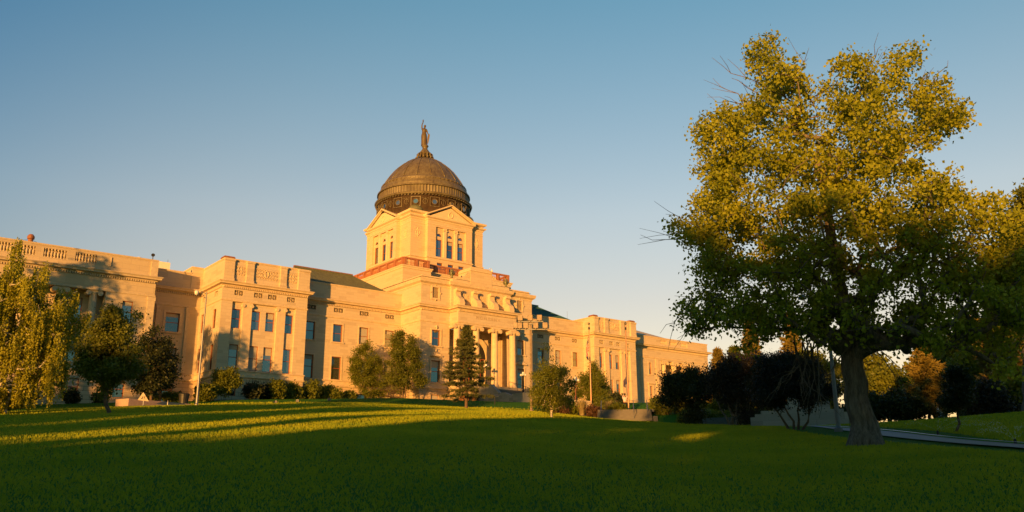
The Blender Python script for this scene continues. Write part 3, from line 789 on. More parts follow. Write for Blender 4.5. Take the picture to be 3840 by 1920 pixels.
m = MB(); m.band(tp, [(0,38.1),(.05,38.14),(.05,38.24),(0,38.28)]); m.band(tp, [(0,38.7),(.1,38.8),(.14,38.95),(.4,39.12),(.44,39.3),(.36,39.34),(-.1,39.36)]); m.build('cornice', TRIM_T, B)
# corner blocking (higher) and pediments
m = MB()
for x0, x1, y0, y1 in ((TX0, 66.75, TY0, 108.7), (75.45, TX1, TY0, 108.7), (TX0, 66.75, 117.3, TY1), (75.45, TX1, 117.3, TY1)):
    P = [(x0,y1),(x0,y0),(x1,y0),(x1,y1)]
    m.band(P, [(0,39.3),(.05,39.55),(.42,39.75),(.5,40.02),(-.6,40.1)], closed=True); m.quad((x0,y0,40.05),(x1,y0,40.05),(x1,y1,40.05),(x0,y1,40.05))
m.build('corner_blocking', TRIM_T, B)
def pediment(pl, pos, u0, u1, zb, h, back):
    m = MB(); c = (u0+u1)/2
    tri = [(u0, zb), (u1, zb), (c, zb+h)]
    m.poly([PT(pl, pos-.03, *p) for p in tri])
    for s, ue in ((-1, u0-.5), (1, u1+.5)):                       # raking cornices
        n = Vector((-(h+.12), 0, 0)); 
        for (o0, o1, out) in ((0, .14, .2), (.14, .34, .42)):
            A = [(ue, zb+o0), (c, zb+h+.12+o0+.05), (c, zb+h+.12+o1+.05), (ue, zb+o1)]
            F_ = [PT(pl, pos-out, *p) for p in A]; K = [PT(pl, back, *p) for p in A]
            m.poly(F_)
            for i in range(4): j = (i+1) % 4; m.quad(F_[i], F_[j], K[j], K[i])
    pts = [PT(pl, pos-.06, c+.4*math.cos(a), zb+h*.42+.42*math.sin(a)) for a in [2*PI*k/18 for k in range(19)]]
    m.tube(pts, .07, 6); m.tube([PT(pl,pos,c-.25,zb+h*.42+.5), PT(pl,pos-.05,c,zb+h*.42+.58), PT(pl,pos,c+.25,zb+h*.42+.5)], .06, 6)
    m.build('pediment', TRIM_T, B)
    k = MB(); q = PT(pl, pos+.1, c, zb+h+.5)
    k.lathe(q[0], q[1], [(.3,q[2]-.15),(.34,q[2]),(.2,q[2]+.15),(.3,q[2]+.35),(.12,q[2]+.6)], 10)
    for s in (-1, 1): k.tube([PT(pl,pos+.1,c+s*.2,q[2]), PT(pl,pos+.1,c+s*.5,q[2]+.15), PT(pl,pos+.1,c+s*.35,q[2]+.42)], [.12,.1,.05], 6)
    k.build('acroterion', COPPER, B, smooth=True)
pediment('F', FY, 66.95, 75.25, 39.25, 2.05, 108.5); pediment('L', FX, 108.9, 117.1, 39.25, 2.05, 67.0)
# wreath emblems on the tower corners
def emblem(pl, pos, u, z):
    m = MB()
    m.tube([PT(pl, pos-.02, u+.33*math.cos(a), z+.45*math.sin(a)) for a in [2*PI*k/18 for k in range(19)]], .06, 6)
    m.tube([PT(pl, pos-.02, u, z-.75), PT(pl, pos-.04, u, z+.85)], [.05, .06], 6)
    for s in (-1, 1):
        spiral(m, pl, pos-.01, u+s*.5, z+.72, .14, 1.2, s, 0, .035); spiral(m, pl, pos-.01, u+s*.3, z-.75, .12, 1.2, -s, 0, .035)
    m.build('wreath_relief', TRIM_T, B)
emblem('F', TY0, 65.6, 36.6); emblem('L', TX0, 107.4, 36.6); emblem('F', TY0, 76.6, 36.6); emblem('L', TX0, 118.2, 36.6)
# corner cupolas
for x, y in ((66.3, 107.7), (75.9, 107.7), (66.3, 117.5), (75.9, 117.5)):
    k = MB(); k.lathe(x, y, [(1.3, 39.9), (1.3, 40.5)]+[(1.28*math.cos(a), 40.5+1.15*math.sin(a)) for a in [PI/2*i/8 for i in range(8)]]+[(.12, 41.66), (.2, 41.75), (.22, 41.9), (.08, 42.05), (.02, 42.1)], 24)
    k.tube([(x-.2,y,41.9),(x,y,42.15),(x+.15,y,41.85)], [.05,.09,.04], 6)
    k.build('corner_cupola', GREENC, B, smooth=True)

# ---- dome
DX, DY = 70.97, 112.85
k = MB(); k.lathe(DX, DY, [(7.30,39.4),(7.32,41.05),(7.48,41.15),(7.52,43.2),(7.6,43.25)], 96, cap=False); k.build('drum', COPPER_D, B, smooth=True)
k = MB(); k.lathe(DX, DY, [(7.5,43.2),(7.9,43.3),(7.98,43.5),(7.9,43.62),(7.5,43.72)], 96, cap=False)
k.lathe(DX, DY, [(7.45,43.72),(7.42,44.9)], 192, cap=False, flute=.012)
k.lathe(DX, DY, [(7.42,44.85),(7.62,44.9),(7.6,45.1),(7.3,45.25),(7.28,45.55),(7.18,45.7),(7.1,45.95),(6.95,46.05),(6.93,46.5),(6.75,46.7),(6.62,46.75)], 96, cap=False)
k.build('cornice', COPPER, B, smooth=False)
k = MB()
for i in range(90):                         # modillions under the rim
    a = 2*PI*i/90; d_ = Vector((math.cos(a), math.sin(a), 0)); c = Vector((DX, DY, 43.15))+d_*7.68
    k.obox(c, d_, Vector((-d_.y, d_.x, 0)), Vector((0,0,1)), .16, .1, .07)
for i in range(56):                         # small dentils in the upper ring
    a = 2*PI*i/56; d_ = Vector((math.cos(a), math.sin(a), 0)); c = Vector((DX, DY, 46.3))+d_*6.98
    k.obox(c, d_, Vector((-d_.y, d_.x, 0)), Vector((0,0,1)), .05, .2, .1)
k.build('dentil_course', COPPER, B)['kind'] = 'stuff'
dp = [(6.62,46.75),(6.2,47.45),(5.93,47.85),(5.55,48.4),(5.1,49.0),(4.35,49.8),(3.5,50.55),(2.5,51.2),(1.43,51.72),(1.0,51.85)]
k = MB(); k.lathe(DX, DY, dp, 96, cap=False); k.build('dome_shell', COPPER, B, smooth=True)
k = MB()
for i in range(18):
    a = 2*PI*i/18+.13
    k.tube([(DX+(r+.02)*math.cos(a), DY+(r+.02)*math.sin(a), z+.02) for r, z in dp[:-1]], [.085-.005*j for j in range(len(dp)-1)], 5)
k.build('dome_rib', COPPER, B, smooth=True)
nw = 16
for i in range(nw):                         # round drum windows in square frames, wreaths between
    a = 2*PI*(i+.15)/nw; d_ = Vector((math.cos(a), math.sin(a), 0)); tg = Vector((-d_.y, d_.x, 0)); c = Vector((DX, DY, 42.05))+d_*7.53
    if d_.dot(Vector((-.53,-.85,0))) < -.35: continue
    k = MB(); P = lambda u, z, o=0: tuple(c+tg*u+Vector((0,0,z))+d_*o)
    k.tube([P(.42*math.cos(t), .42*math.sin(t), .04) for t in [2*PI*j/18 for j in range(19)]], .075, 6)
    for s in (-1, 1):
        k.obox(P(s*.72, 0, .02), tg, d_, Vector((0,0,1)), .05, .05, .75); k.obox(P(0, s*.75, .02), tg, d_, Vector((0,0,1)), .77, .055, .05)
    w = k.build('round_window', COPPER, B)
    g = MB(); g.poly([P(.4*math.cos(t), .4*math.sin(t), .02) for t in [2*PI*j/18 for j in range(18)]]); g.build('pane', GLASS, w)
    a += PI/nw; d_ = Vector((math.cos(a), math.sin(a), 0)); tg = Vector((-d_.y, d_.x, 0)); c = Vector((DX, DY, 42.05))+d_*7.55
    k = MB(); k.tube([P(.36*math.cos(t), .42*math.sin(t)) for t in [2*PI*j/14 for j in range(15)]], .05, 5); k.tube([P(0,-.55), P(0,.65)], .045, 5)
    for s in (-1, 1): k.tube([P(s*.2,.5), P(s*.5,.6), P(s*.6,.4)], .04, 5)
    k.build('wreath_relief', COPPER, B)
k = MB()
k.lathe(DX, DY, [(1.0,51.75),(1.0,52.75),(1.12,52.8),(.95,52.88)], 24)
for i in range(14):
    a = 2*PI*i/14; d_ = Vector((math.cos(a), math.sin(a), 0)); P = lambda r, z: tuple(Vector((DX, DY, z))+d_*r)
    k.tube([P(1.38,51.8), P(1.45,52.05), P(1.2,52.3), P(1.28,52.6), P(1.1,52.75)], [.17,.15,.11,.15,.1], 7)
k.lathe(DX, DY, [(1.15,52.78),(1.12,52.88),(.9,52.95),(.78,53.2),(.6,53.45),(.45,53.65),(.43,54.0),(.55,54.1),(.6,54.2),(.55,54.32)], 28)
k.build('finial', COPPER, B, smooth=True)

# ---- continuous mouldings along the whole front
front = [(2,YL),(27.85,YL),(27.85,107.5),(34.65,107.5),(34.65,100),(45.7,100),(45.7,102.6),(61.2,102.6),(61.2,97.43),(66.0,97.43),(66.0,95.3),(76.3,95.3),(76.3,97.43),(81.0,97.43),(81.0,102.6),(96.4,102.6),(96.4,100),(106.15,100),(106.15,106.5),(108.5,106.5),(108.5,YR),(130.0,YR),(130.0,115)]
def seg(i, j): return front[i:j]
CP = [(0,23.05),(.1,23.1),(.12,23.18),(.5,23.26),(.52,23.4),(.66,23.56),(.62,23.62),(-.1,23.66)]
for i, j, mt in ((0, 5, GREYTR), (4, 18, TRIM), (17, 23, TRIM)):
    P = seg(i, j)
    if i == 0: P = front[0:4]
    if i == 4: P = front[3:19]; P[0] = (34.65, 107.5)
    if i == 17: P = front[18:23]
    m = MB(); m.band(P, CP); m.build('cornice', mt, B)
    m = MB(); m.band(P, [(0,21.22),(.07,21.26),(.09,21.42),(0,21.48)])
    if mt is TRIM: pass
    m.build('architrave_moulding', mt, B)
    low = [(0,12.05),(.16,12.1),(.2,12.22),(.05,12.3),(.05,12.78),(.14,12.84),(.14,12.92),(0,12.98)]
    if i == 4:
        for Q in (front[3:10], front[12:19]):
            m = MB(); m.band(Q, low); m.build('belt_course', mt, B)
    else:
        m = MB(); m.band(P, low); m.build('belt_course', mt, B)
    # dentils
    d = MB()
    for a, b in zip(P, P[1:]):
        A = Vector(a); Bv = Vector(b); L = (Bv-A).length; t_ = (Bv-A).normalized(); n_ = Vector((t_.y, -t_.x))
        pit = .24 if mt is not GREYTR else .26; n = int(L/pit)
        for q in range(n):
            c = A+t_*(pit*(q+.5))+n_*.08
            d.obox((c.x, c.y, 22.95), Vector((t_.x,t_.y,0)), Vector((n_.x,n_.y,0)), Vector((0,0,1)), .065, .1, .11)
    d.build('dentil_course', mt, B)['kind'] = 'stuff'
# parapet caps
def cap(P, z, mat): m = MB(); m.band(P, [(0,z-.22),(.06,z-.18),(.1,z-.06),(.1,z),(-.35,z+.02)]); m.build('parapet_cap', mat, B)
cap([(2,YL),(27.85,YL),(27.85,118)], 25.75, GREYTR); cap([(27.9,107.5),(33.2,107.5)], 25.8, GREYTR)
cap([(34.65,112),(34.65,100),(45.7,100),(45.7,112)], 26.5, TRIM); cap([(33.2,112),(33.2,107.46),(34.6,107.46)], 26.62, TRIM)
cap([(45.75,102.6),(61.15,102.6)], 25.82, TRIM); cap([(81.05,102.6),(96.35,102.6)], 25.7, TRIM)
cap([(96.4,112),(96.4,100),(106.15,100),(106.15,112)], 26.3, TRIM); cap([(108.5,120),(108.5,YR),(130.0,YR),(130.0,121)], 25.2, TRIM)
# parapet piers and reliefs on the two pavilions
for piers, z1 in (([(34.6, 35.84), (37.39, 38.31), (41.77, 42.61), (44.21, 45.75)], 26.28), ([(96.35, 97.3), (98.73, 99.6), (102.5, 103.4), (104.9, 106.2)], 26.08)):
    for a, b in piers: m = MB(); m.box(a, b, 99.72, 100.02, 24.0, z1-.14); m.box(a-.05, b+.05, 99.66, 100.02, 23.64, 24.0); m.box(a-.05, b+.05, 99.62, 100.02, z1-.14, z1+.12); m.build('parapet_pier', STONE, B)
    for (a, b), (c, d) in zip(piers, piers[1:]):
        relief('relief_panel', 'F', 99.98, b+.14, c-.14, 24.45, 25.75, TRIM, cartouche=(c-b > 2))
m = MB()
for w in LPW[1:]: voussoirs(m, 'F', 100, *w, 11.32)
voussoirs(m, 'F', 102.6, *WW[0], 11.32); m.build('voussoir_joints', plain('joint_brown', (.2,.13,.07), .95, bump=0), B)  # joint lines in one even dark brown
# corner lead caps
for x0, x1, y0, y1, z in ((34.5, 35.9, 99.9, 101.2, 26.52), (96.3, 97.35, 99.9, 101.2, 26.35), (104.9, 106.2, 99.9, 101, 26.35)):
    m = MB(); m.box(x0, x1, y0, y1, z, z+.13); m.box(x0+.08, x1-.08, y0+.08, y1-.08, z+.13, z+.22); m.build('parapet_cap', RUST, B)
# roofs of the connecting wings
def hiproof(x0, x1, y0, y1, ze, xr0, xr1, yr, zr, mat):
    m = MB(); m.poly([(x0,y0,ze),(x1,y0,ze),(xr1,yr,zr),(xr0,yr,zr)]); m.poly([(x1,y0,ze),(x1,y1,ze),(xr1,yr,zr)]); m.poly([(x1,y1,ze),(x0,y1,ze),(xr0,yr,zr),(xr1,yr,zr)]); m.poly([(x0,y1,ze),(x0,y0,ze),(xr0,yr,zr)])
    r = m.build('roof', mat, B)
    s = MB(); n = int((x1-x0)/.55)
    for i in range(n+1):
        u = i/n; p = Vector((x0+(x1-x0)*u, y0, ze+.02)); q = Vector((xr0+(xr1-xr0)*u, yr, zr+.02)); s.tube([p, q], .025, 4)
    s.tube([(xr0,yr,zr),(xr1,yr,zr)], .16, 6); s.build('roof_seam', mat, r)
hiproof(45.8, 59.2, 102.9, 113, 25.8, 45.9, 54.6, 105.2, 28.05, ROOFG)
hiproof(81.1, 94.6, 102.9, 113, 25.65, 81.2, 88.7, 105.2, 27.75, ROOFT)
m = MB(); m.box(45.9, 54.7, 105.2, 105.6, 28.0, 28.32); m.build('roof_ridge', RUST, B)
m = MB(); m.box(81.2, 88.75, 105.0, 107, 27.5, 28.0); m.build('roof_ridge', ROOFT, B)
# stairs, cheek walls, pedestals
SX0, SX1 = 69.3, 77.0
st = MB(); n = 16; y0, z0, y1, z1 = 94.7, 12.4, 84.6, 9.3
for i in range(n):
    ya = y0+(y1-y0)*i/n; yb = y0+(y1-y0)*(i+1)/n; z = z0+(z1-z0)*(i+.5)/n
    st.box(SX0+.5, SX1-.5, yb, ya, 8.0, z)
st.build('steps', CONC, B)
for xa in (SX0, SX1-.5):
    k = MB(); pr = [(95.2,8),(95.2,12.5),(92.0,12.5),(90.4,11.35),(89.3,11.3),(86.8,10.55),(86.8,8)]
    A = [(xa, y, z) for y, z in pr]; C_ = [(xa+.5, y, z) for y, z in pr]; nn = len(pr); k.poly(A); k.poly(C_[::-1])
    for i in range(nn): j = (i+1) % nn; k.quad(A[i], A[j], C_[j], C_[i])
    k.box(xa-.06, xa+.56, 92.0, 95.1, 12.503, 12.62); k.box(xa-.5, xa+1.0, 84.5, 86.8, 8, 10.75); k.box(xa-.58, xa+1.08, 84.42, 86.88, 10.75, 10.88)
    k.build('stair_wall', GRANITE, B)
# rails
k = MB()
for x in (74.2,):
    pts = [(x, 94.4, 13.5), (x, 92.0, 12.9), (x, 84.8, 10.6)]
    k.tube(pts, .035, 6)
    for y, zt in ((94.4,13.5),(92.5,13.05),(90.8,12.5),(89.0,11.95),(87.2,11.35),(85.3,10.75)): k.tube([(x,y,zt-1.0),(x,y,zt)], .03, 6)
k.build('handrail', IRON, B)
# ground entrance with wood front beneath the porch
k = MB(); k.box(66.3, 66.6, 94.2, 95.2, 9.0, 10.9); k.box(68.2, 68.5, 94.2, 95.2, 9.0, 10.9); k.box(66.3, 68.5, 94.1, 95.2, 10.9, 11.15); k.box(67.2, 67.4, 94.6, 94.75, 9.0, 10.9); k.box(66.6, 68.2, 94.62, 94.74, 10.1, 10.25)
o = k.build('entrance', ORWOOD, B); g = MB(); g.quad((66.6,94.8,9),(68.2,94.8,9),(68.2,94.8,10.9),(66.6,94.8,10.9)); g.build('pane', GLASS, o)
def wall_lantern(x, y, z, s=1):
    k = MB(); k.tube([(x,y+.35,z+.1),(x,y+.1,z+.25),(x,y-.1*s,z+.15)], .03, 5); k.lathe(x, y-.1, [(.05,z-.4),(.16,z-.3),(.2,z),(.24,z+.02),(.08,z+.22),(.02,z+.3)], 6); k.build('wall_lantern', IRON, B)
wall_lantern(65.0, 97.1, 10.55); wall_lantern(68.9, 94.9, 11.0); wall_lantern(33.0, 107.1, 10.6)
# roof furniture
def vent(x, y, z, h, r, mat, name='roof_vent', flare=1.4):
    k = MB(); k.lathe(x, y, [(r,z),(r,z+h*.6),(r*flare,z+h*.66),(r*flare,z+h*.85),(r*.8,z+h)], 14); k.build(name, mat, B, smooth=False)
vent(14.5, 105.5, 25.6, 1.5, .26, RUST, flare=1.45); vent(26.1, 105.2, 25.6, .62, .32, WHITE, flare=1.02)
k = MB(); k.tube([(14.5,105.5,26.5),(12.6,105.5,26.0)], .02, 4); k.tube([(14.5,105.5,26.5),(16.4,105.5,25.9)], .02, 4)
k.build('guy_wire', IRON, B)
for q in ((12.8, 14.3, 25.86), (17.9, 20.6, 25.85), (22.7, 23.6, 25.82)): k = MB(); k.box(q[0], q[1], 104.2, 104.4, 25.75, q[2]); k.build('roof_curb', IRON, B)
k = MB(); k.tube([(27.4,104.2,25.6),(27.4,104.2,26.35)], .05, 6); k.tube([(27.33,103.95,26.45),(27.4,104.2,26.4)], [.22,.12], 12); k.build('roof_light', IRON, B)
for x, r in ((38.0,.16),(38.5,.2),(39.0,.1),(39.5,.2)): vent(x*1.02, 102.2, 26.2, .75, r, STONE_T, 'chimney', 1.1)
vent(96.0, 106, 25.2, 1.35, .5, RUST, flare=1.3); vent(102.3, 102, 26.1, .55, .3, RUST, flare=1.1); vent(103.0, 102, 26.1, .5, .25, RUST, flare=1.1)
for q in ((96, 106, 26.5, 28), (31.5, 112.5, 27.8, 28.3)): k = MB(); k.tube([(q[0], q[1], q[2]), (q[0], q[1], q[3])], .025, 4); k.build('antenna', IRON, B)
k = MB(); k.tube([(77.0,103.0,30.2),(77.0,103.0,31.9),(77.15,103.0,32.1),(77.5,103.0,32.1),(77.6,103.0,31.9)], .05, 6); k.lathe(77.6, 103.0, [(.02,31.55),(.14,31.6),(.16,31.75),(.1,31.9)], 10); k.build('camera_arm', WHITE, B)
k = MB(); k.box(34.0, 34.3, 0, 0.1, 0, .1) if False else None

# ------------------------------------------------------------------ statue on the dome
S = thing('statue', (DX-.2, DY+.02, 54.32), 'bronze statue of a robed woman raising a torch on top of the dome', 'statue')
sx, sy, sz = S.location
az = math.radians(212)     # faces the lawn
fx, fy = math.sin(az), math.cos(az); rx, ry = -fy, fx     # front, figure's left
RV = Vector((math.cos(math.radians(38)), -math.sin(math.radians(38)), 0))   # horizontal, to the viewer's right
FV = Vector((-math.sin(math.radians(38)), -math.cos(math.radians(38)), 0))  # towards the lawn
def sp(u, f, z): v = Vector((sx, sy, sz))+RV*u+FV*f; return (v.x, v.y, sz+z)
k = MB(); n = 28
rings = [(.50,0,.02),(.47,.6,.02),(.46,1.2,.0),(.47,1.65,-.02),(.44,1.95,-.02),(.35,2.25,-.02),(.37,2.55,0),(.40,2.8,0),(.34,3.0,.0),(.15,3.1,0),(.13,3.22,.02)]
b0 = 0
for r, z, off in rings:
    for i in range(n):
        a = 2*PI*i/n; fold = 1+.09*math.sin(i*2.24+z*1.1)*max(0, 1-z/3)
        k.v.append(sp(off+r*fold*math.cos(a), r*.78*fold*math.sin(a), z))
for j in range(len(rings)-1):
    for i in range(n): i2 = (i+1) % n; k.f.append((j*n+i, j*n+i2, (j+1)*n+i2, (j+1)*n+i)); k.m.append(0)
k.tube([sp(-.30,0,2.85), sp(-.42,.05,3.25), sp(-.40,.08,3.7), sp(-.26,.1,4.12)], [.15,.12,.10,.075], 8)
k.tube([sp(.32,0,2.85), sp(.5,.05,2.45), sp(.62,.12,2.05), sp(.74,.2,1.95)], [.15,.12,.10,.07], 8)
k.tube([sp(.08,0,3.1), sp(.09,.02,3.3)], [.12,.11], 8)
hv = Vector(sp(.10,.03,3.48))
for zz in range(7):
    pass
k.tube([tuple(hv+Vector((0,0,d))) for d in (-.24,-.2,-.1,.02,.14,.22,.26)], [.04,.13,.185,.2,.17,.1,.02], 10)
k.build('body', BRONZE, S, smooth=True)
k = MB(); k.tube([sp(-.24,.1,3.98), sp(-.22,.1,4.3)], [.05,.09], 8); k.tube([sp(-.22,.1,4.3), sp(-.22,.1,4.45), sp(-.21,.1,4.68)], [.09,.12,.02], 8); k.build('torch', BRONZE, S, smooth=True)
k = MB(); k.tube([sp(.0,.05,3.62), sp(.04,-.08,3.45), sp(.1,-.14,3.25)], [.1,.16,.08], 8); k.build('hair', BRONZE, S, smooth=True)
k = MB()
pts = [(.86*1,2.05),(.98,1.8),(.9,1.2),(.78,.5),(.66,.06),(.58,.5),(.56,1.2),(.64,1.8)]
A = [sp(u, .22, z) for u, z in pts]; C_ = [sp(u-.05, .02, z) for u, z in pts]
k.poly(A); k.poly(C_[::-1])
for i in range(len(pts)): j = (i+1) % len(pts); k.quad(A[i], A[j], C_[j], C_[i])
k.build('shield', BRONZE, S)
# ------------------------------------------------------------------ vegetation
L_COT = leafmat('cottonwood_leaves', (.20,.25,.012), (.42,.43,.025), .42, .7)
L_BIR = leafmat('birch_leaves', (.24,.26,.014), (.45,.42,.03), .4, .8)
L_GRN = leafmat('green_leaves', (.08,.10,.009), (.17,.185,.016), .35, 1.0)
L_YEL = leafmat('yellow_green_leaves', (.10,.13,.010), (.21,.22,.018), .4, 1.0)
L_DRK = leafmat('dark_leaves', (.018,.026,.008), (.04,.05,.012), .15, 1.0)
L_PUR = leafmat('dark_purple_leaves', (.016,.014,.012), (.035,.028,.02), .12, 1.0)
L_SPR = leafmat('spruce_needles', (.06,.075,.02), (.14,.145,.04), .1, 2.0)
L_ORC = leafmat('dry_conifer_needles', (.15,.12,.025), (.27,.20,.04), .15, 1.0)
L_STR = leafmat('straw_grass', (.24,.19,.08), (.42,.34,.17), .3, 1.0)
L_RED = leafmat('red_brown_leaves', (.07,.035,.018), (.12,.06,.03), .25, 1.0)
L_SIL = leafmat('silver_grass_blades', (.16,.19,.14), (.28,.31,.22), .25, 1.0)
BARK = barkmat('cottonwood_bark', (.04,.032,.026), (.25,.205,.165), vs=6, sc_=9)
BARK2 = barkmat('brown_bark', (.08,.05,.03), (.20,.13,.08), sc_=12)
def birchbark():
    m = NT('white_birch_bark'); p = m.pos()
    mp = m.new('ShaderNodeMapping'); m.l(p, mp.inputs[0]); mp.inputs['Scale'].default_value = (3, 3, 9)
    f = m.noise(1, 4, mp.outputs[0]); m.set(Base_Color=m.ramp(f, [(.36, (.06,.04,.03)), (.44, (.62,.55,.45))]), Roughness=.7); return m.mat
BIRCHB = birchbark()

def sample_lobes(L, n, rng, depth=None, u=None, shell=.5, clump=None):
    """points filling the lobes; with `clump` they gather in small sub-clumps so that gaps stay open"""
    L = np.array(L)
    def raw(n):
        w = L[:, 3]**1.7; w /= w.sum(); idx = rng.choice(len(L), n, p=w)
        d = rng.normal(size=(n, 3)); d /= np.linalg.norm(d, axis=1)[:, None]
        P = L[idx, :3] + d*(rng.random(n)**.5*L[idx, 3])[:, None]
        if depth is not None:
            c = L[:, :3].mean(0); dx = (P-c)@np.array([u[1], -u[0], 0])
            prof = np.sqrt(np.clip(1-(dx/(depth*1.25))**2, .08, 1))
            zz = (P[:, 2]-P[:, 2].min())/(np.ptp(P[:, 2])+1e-6); vert = np.clip(1.15-np.abs(zz-.42)*1.25, .25, 1)
            off = rng.uniform(-1, 1, n)*depth*prof*vert*.85
            P = P*(1+off/np.linalg.norm(P[:, :2], axis=1))[:, None]
        return P
    if not clump: return raw(n)
    k, rad = clump
    C_ = raw(k); idx = rng.integers(0, k, n); rr = rad*rng.uniform(.55, 1.25, k)[idx]
    d = rng.normal(size=(n, 3)); d /= np.linalg.norm(d, axis=1)[:, None]
    o_ = C_-C_.mean(0)*np.array([1, 1, .85]); o_ /= (np.linalg.norm(o_, axis=1)[:, None]+1e-6)     # sprays reach outward
    out_ = (rng.random(n)**1.3*rr*1.5)[:, None]
    taper = 1-.55*(out_/(rr[:, None]*1.5+1e-6))
    Q = C_[idx] + d*(rng.random(n)**.5*rr*.8)[:, None]*taper*np.array([1.15, 1.15, .75]) + o_[idx]*out_*.9 - o_[idx]*(rr*.45)[:, None]
    q = n//5; Q[:q] = raw(q)                                          # loose leaves between the clumps
    return Q

def wood(base, top, r0, tips, rtip, rng, step=.5, start=.35, rtop=None, expo=.5, wob=.06, mids=None):
    """trunk from base to top, tips joined to the nearest node; returns chains [(pts, radii)]"""
    base = np.array(base, float); top = np.array(top, float)
    nt = max(4, int(np.linalg.norm(top-base)/step))
    N = []
    for i in range(nt+1):
        t = i/nt; p = base*(1-t)+top*t
        if mids is not None: p = p + np.array(mids)*math.sin(PI*t)
        N.append(p + (rng.normal(0, wob, 3)*np.array([1, 1, 0]) if 0 < i < nt else 0))
    par = [-1]+list(range(nt)); N = [np.array(p) for p in N]; trunkn = nt+1
    i0 = int(start*nt); arr = np.zeros((60000, 3)); arr[:len(N)] = N; cnt = len(N)
    pen = np.zeros(60000)
    pen[:max(1, i0)] = 1e6
    pen[i0:cnt] = 0
    crown = N[i0]
    order = np.argsort(np.linalg.norm(tips-crown, axis=1)); tipnode = []
    for k in order:
        t = tips[k]; A = arr[:cnt]; d = np.linalg.norm(A-t, axis=1)
        cost = d + 1.1*np.clip(A[:, 2]-t[2], 0, None) + pen[:cnt]
        j = int(np.argmin(cost)); dist = d[j]; m = max(1, int(round(dist/step))); prev = j; P0 = A[j].copy()
        for q in range(1, m+1):
            s = q/m; p = P0*(1-s)+t*s; p[2] += math.sin(PI*s)*dist*.07
            if q < m: p += rng.normal(0, wob*step*1.2, 3)
            arr[cnt] = p; par.append(prev); prev = cnt; cnt += 1
            if cnt > 59990: break
        tipnode.append(prev)
    par = np.array(par); W = np.zeros(cnt)
    W[tipnode] += 1
    for i in range(cnt-1, 0, -1): W[par[i]] += W[i]
    R_ = rtip*np.maximum(W, 1)**expo
    tt = np.linspace(0, 1, trunkn); tr = r0*(1-tt)+(rtop or r0*.25)*tt
    R_[:trunkn] = np.maximum(np.minimum(R_[:trunkn], tr*1.15), tr*.9)
    for i in range(trunkn, cnt): R_[i] = min(R_[i], R_[par[i]]*.92)
    ch = {}
    for i in range(1, cnt): ch.setdefault(int(par[i]), []).append(i)
    chains = []; stack = [(-1, 0)]
    while stack:
        pa, st = stack.pop(); c = [st]; cur = st
        while cur in ch:
            cs = sorted(ch[cur], key=lambda q: -W[q]) if cur >= trunkn else sorted(ch[cur], key=lambda q: (q >= trunkn, -W[q]))
            for o in cs[1:]: stack.append((cur, o))
            cur = cs[0]; c.append(cur)
        pts = [arr[q] for q in c]; rr = [R_[q] for q in c]
        if pa >= 0: pts = [arr[pa]]+pts; rr = [rr[0]]+rr
        chains.append((pts, rr))
    return chains

def tubes_np(chains, rmin_sides=((.12, 12), (.04, 6), (0, 3)), extra=None):
    V = []; F = []; off = 0
    for pts, rr in chains:
        P = np.array(pts); n = len(P)
        if n < 2: continue
        k = next(s for r, s in rmin_sides if max(rr) >= r)
        T = np.gradient(P, axis=0); T /= (np.linalg.norm(T, axis=1)[:, None]+1e-9)
        ref = np.where(np.abs(T[:, 2:3]) < .9, np.array([[0, 0, 1.]]), np.array([[1., 0, 0]]))
        A = np.cross(T, ref); A /= (np.linalg.norm(A, axis=1)[:, None]+1e-9); C_ = np.cross(T, A)
        th = 2*PI*np.arange(k)/k; R_ = np.array(rr)
        ring = P[:, None, :] + R_[:, None, None]*(np.cos(th)[None, :, None]*A[:, None, :]+np.sin(th)[None, :, None]*C_[:, None, :])
        V.append(ring.reshape(-1, 3)); i = np.arange(n-1)[:, None]*k; j = np.arange(k)[None, :]; j2 = (j+1) % k
        F.append(np.stack([i+j, i+k+j, i+k+j2, i+j2], -1).reshape(-1, 4)+off); off += n*k
    return np.concatenate(V), np.concatenate(F)

def leaf_quads(C_, rng, size, aspect=.75, droop=.5, updown=0):
    n = len(C_); s = size*rng.uniform(.65, 1.35, n)[:, None]
    d = rng.normal(size=(n, 3)); d[:, 2] -= droop; d /= np.linalg.norm(d, axis=1)[:, None]
    e = rng.normal(size=(n, 3)); e = np.cross(d, e); e /= np.linalg.norm(e, axis=1)[:, None]
    nn = np.cross(d, e)
    V = np.stack([C_, C_+d*s*.5+e*s*aspect*.5+nn*s*.08, C_+d*s, C_+d*s*.5-e*s*aspect*.5+nn*s*.08], 1).reshape(-1, 3)
    return V, np.arange(n*4).reshape(n, 4)

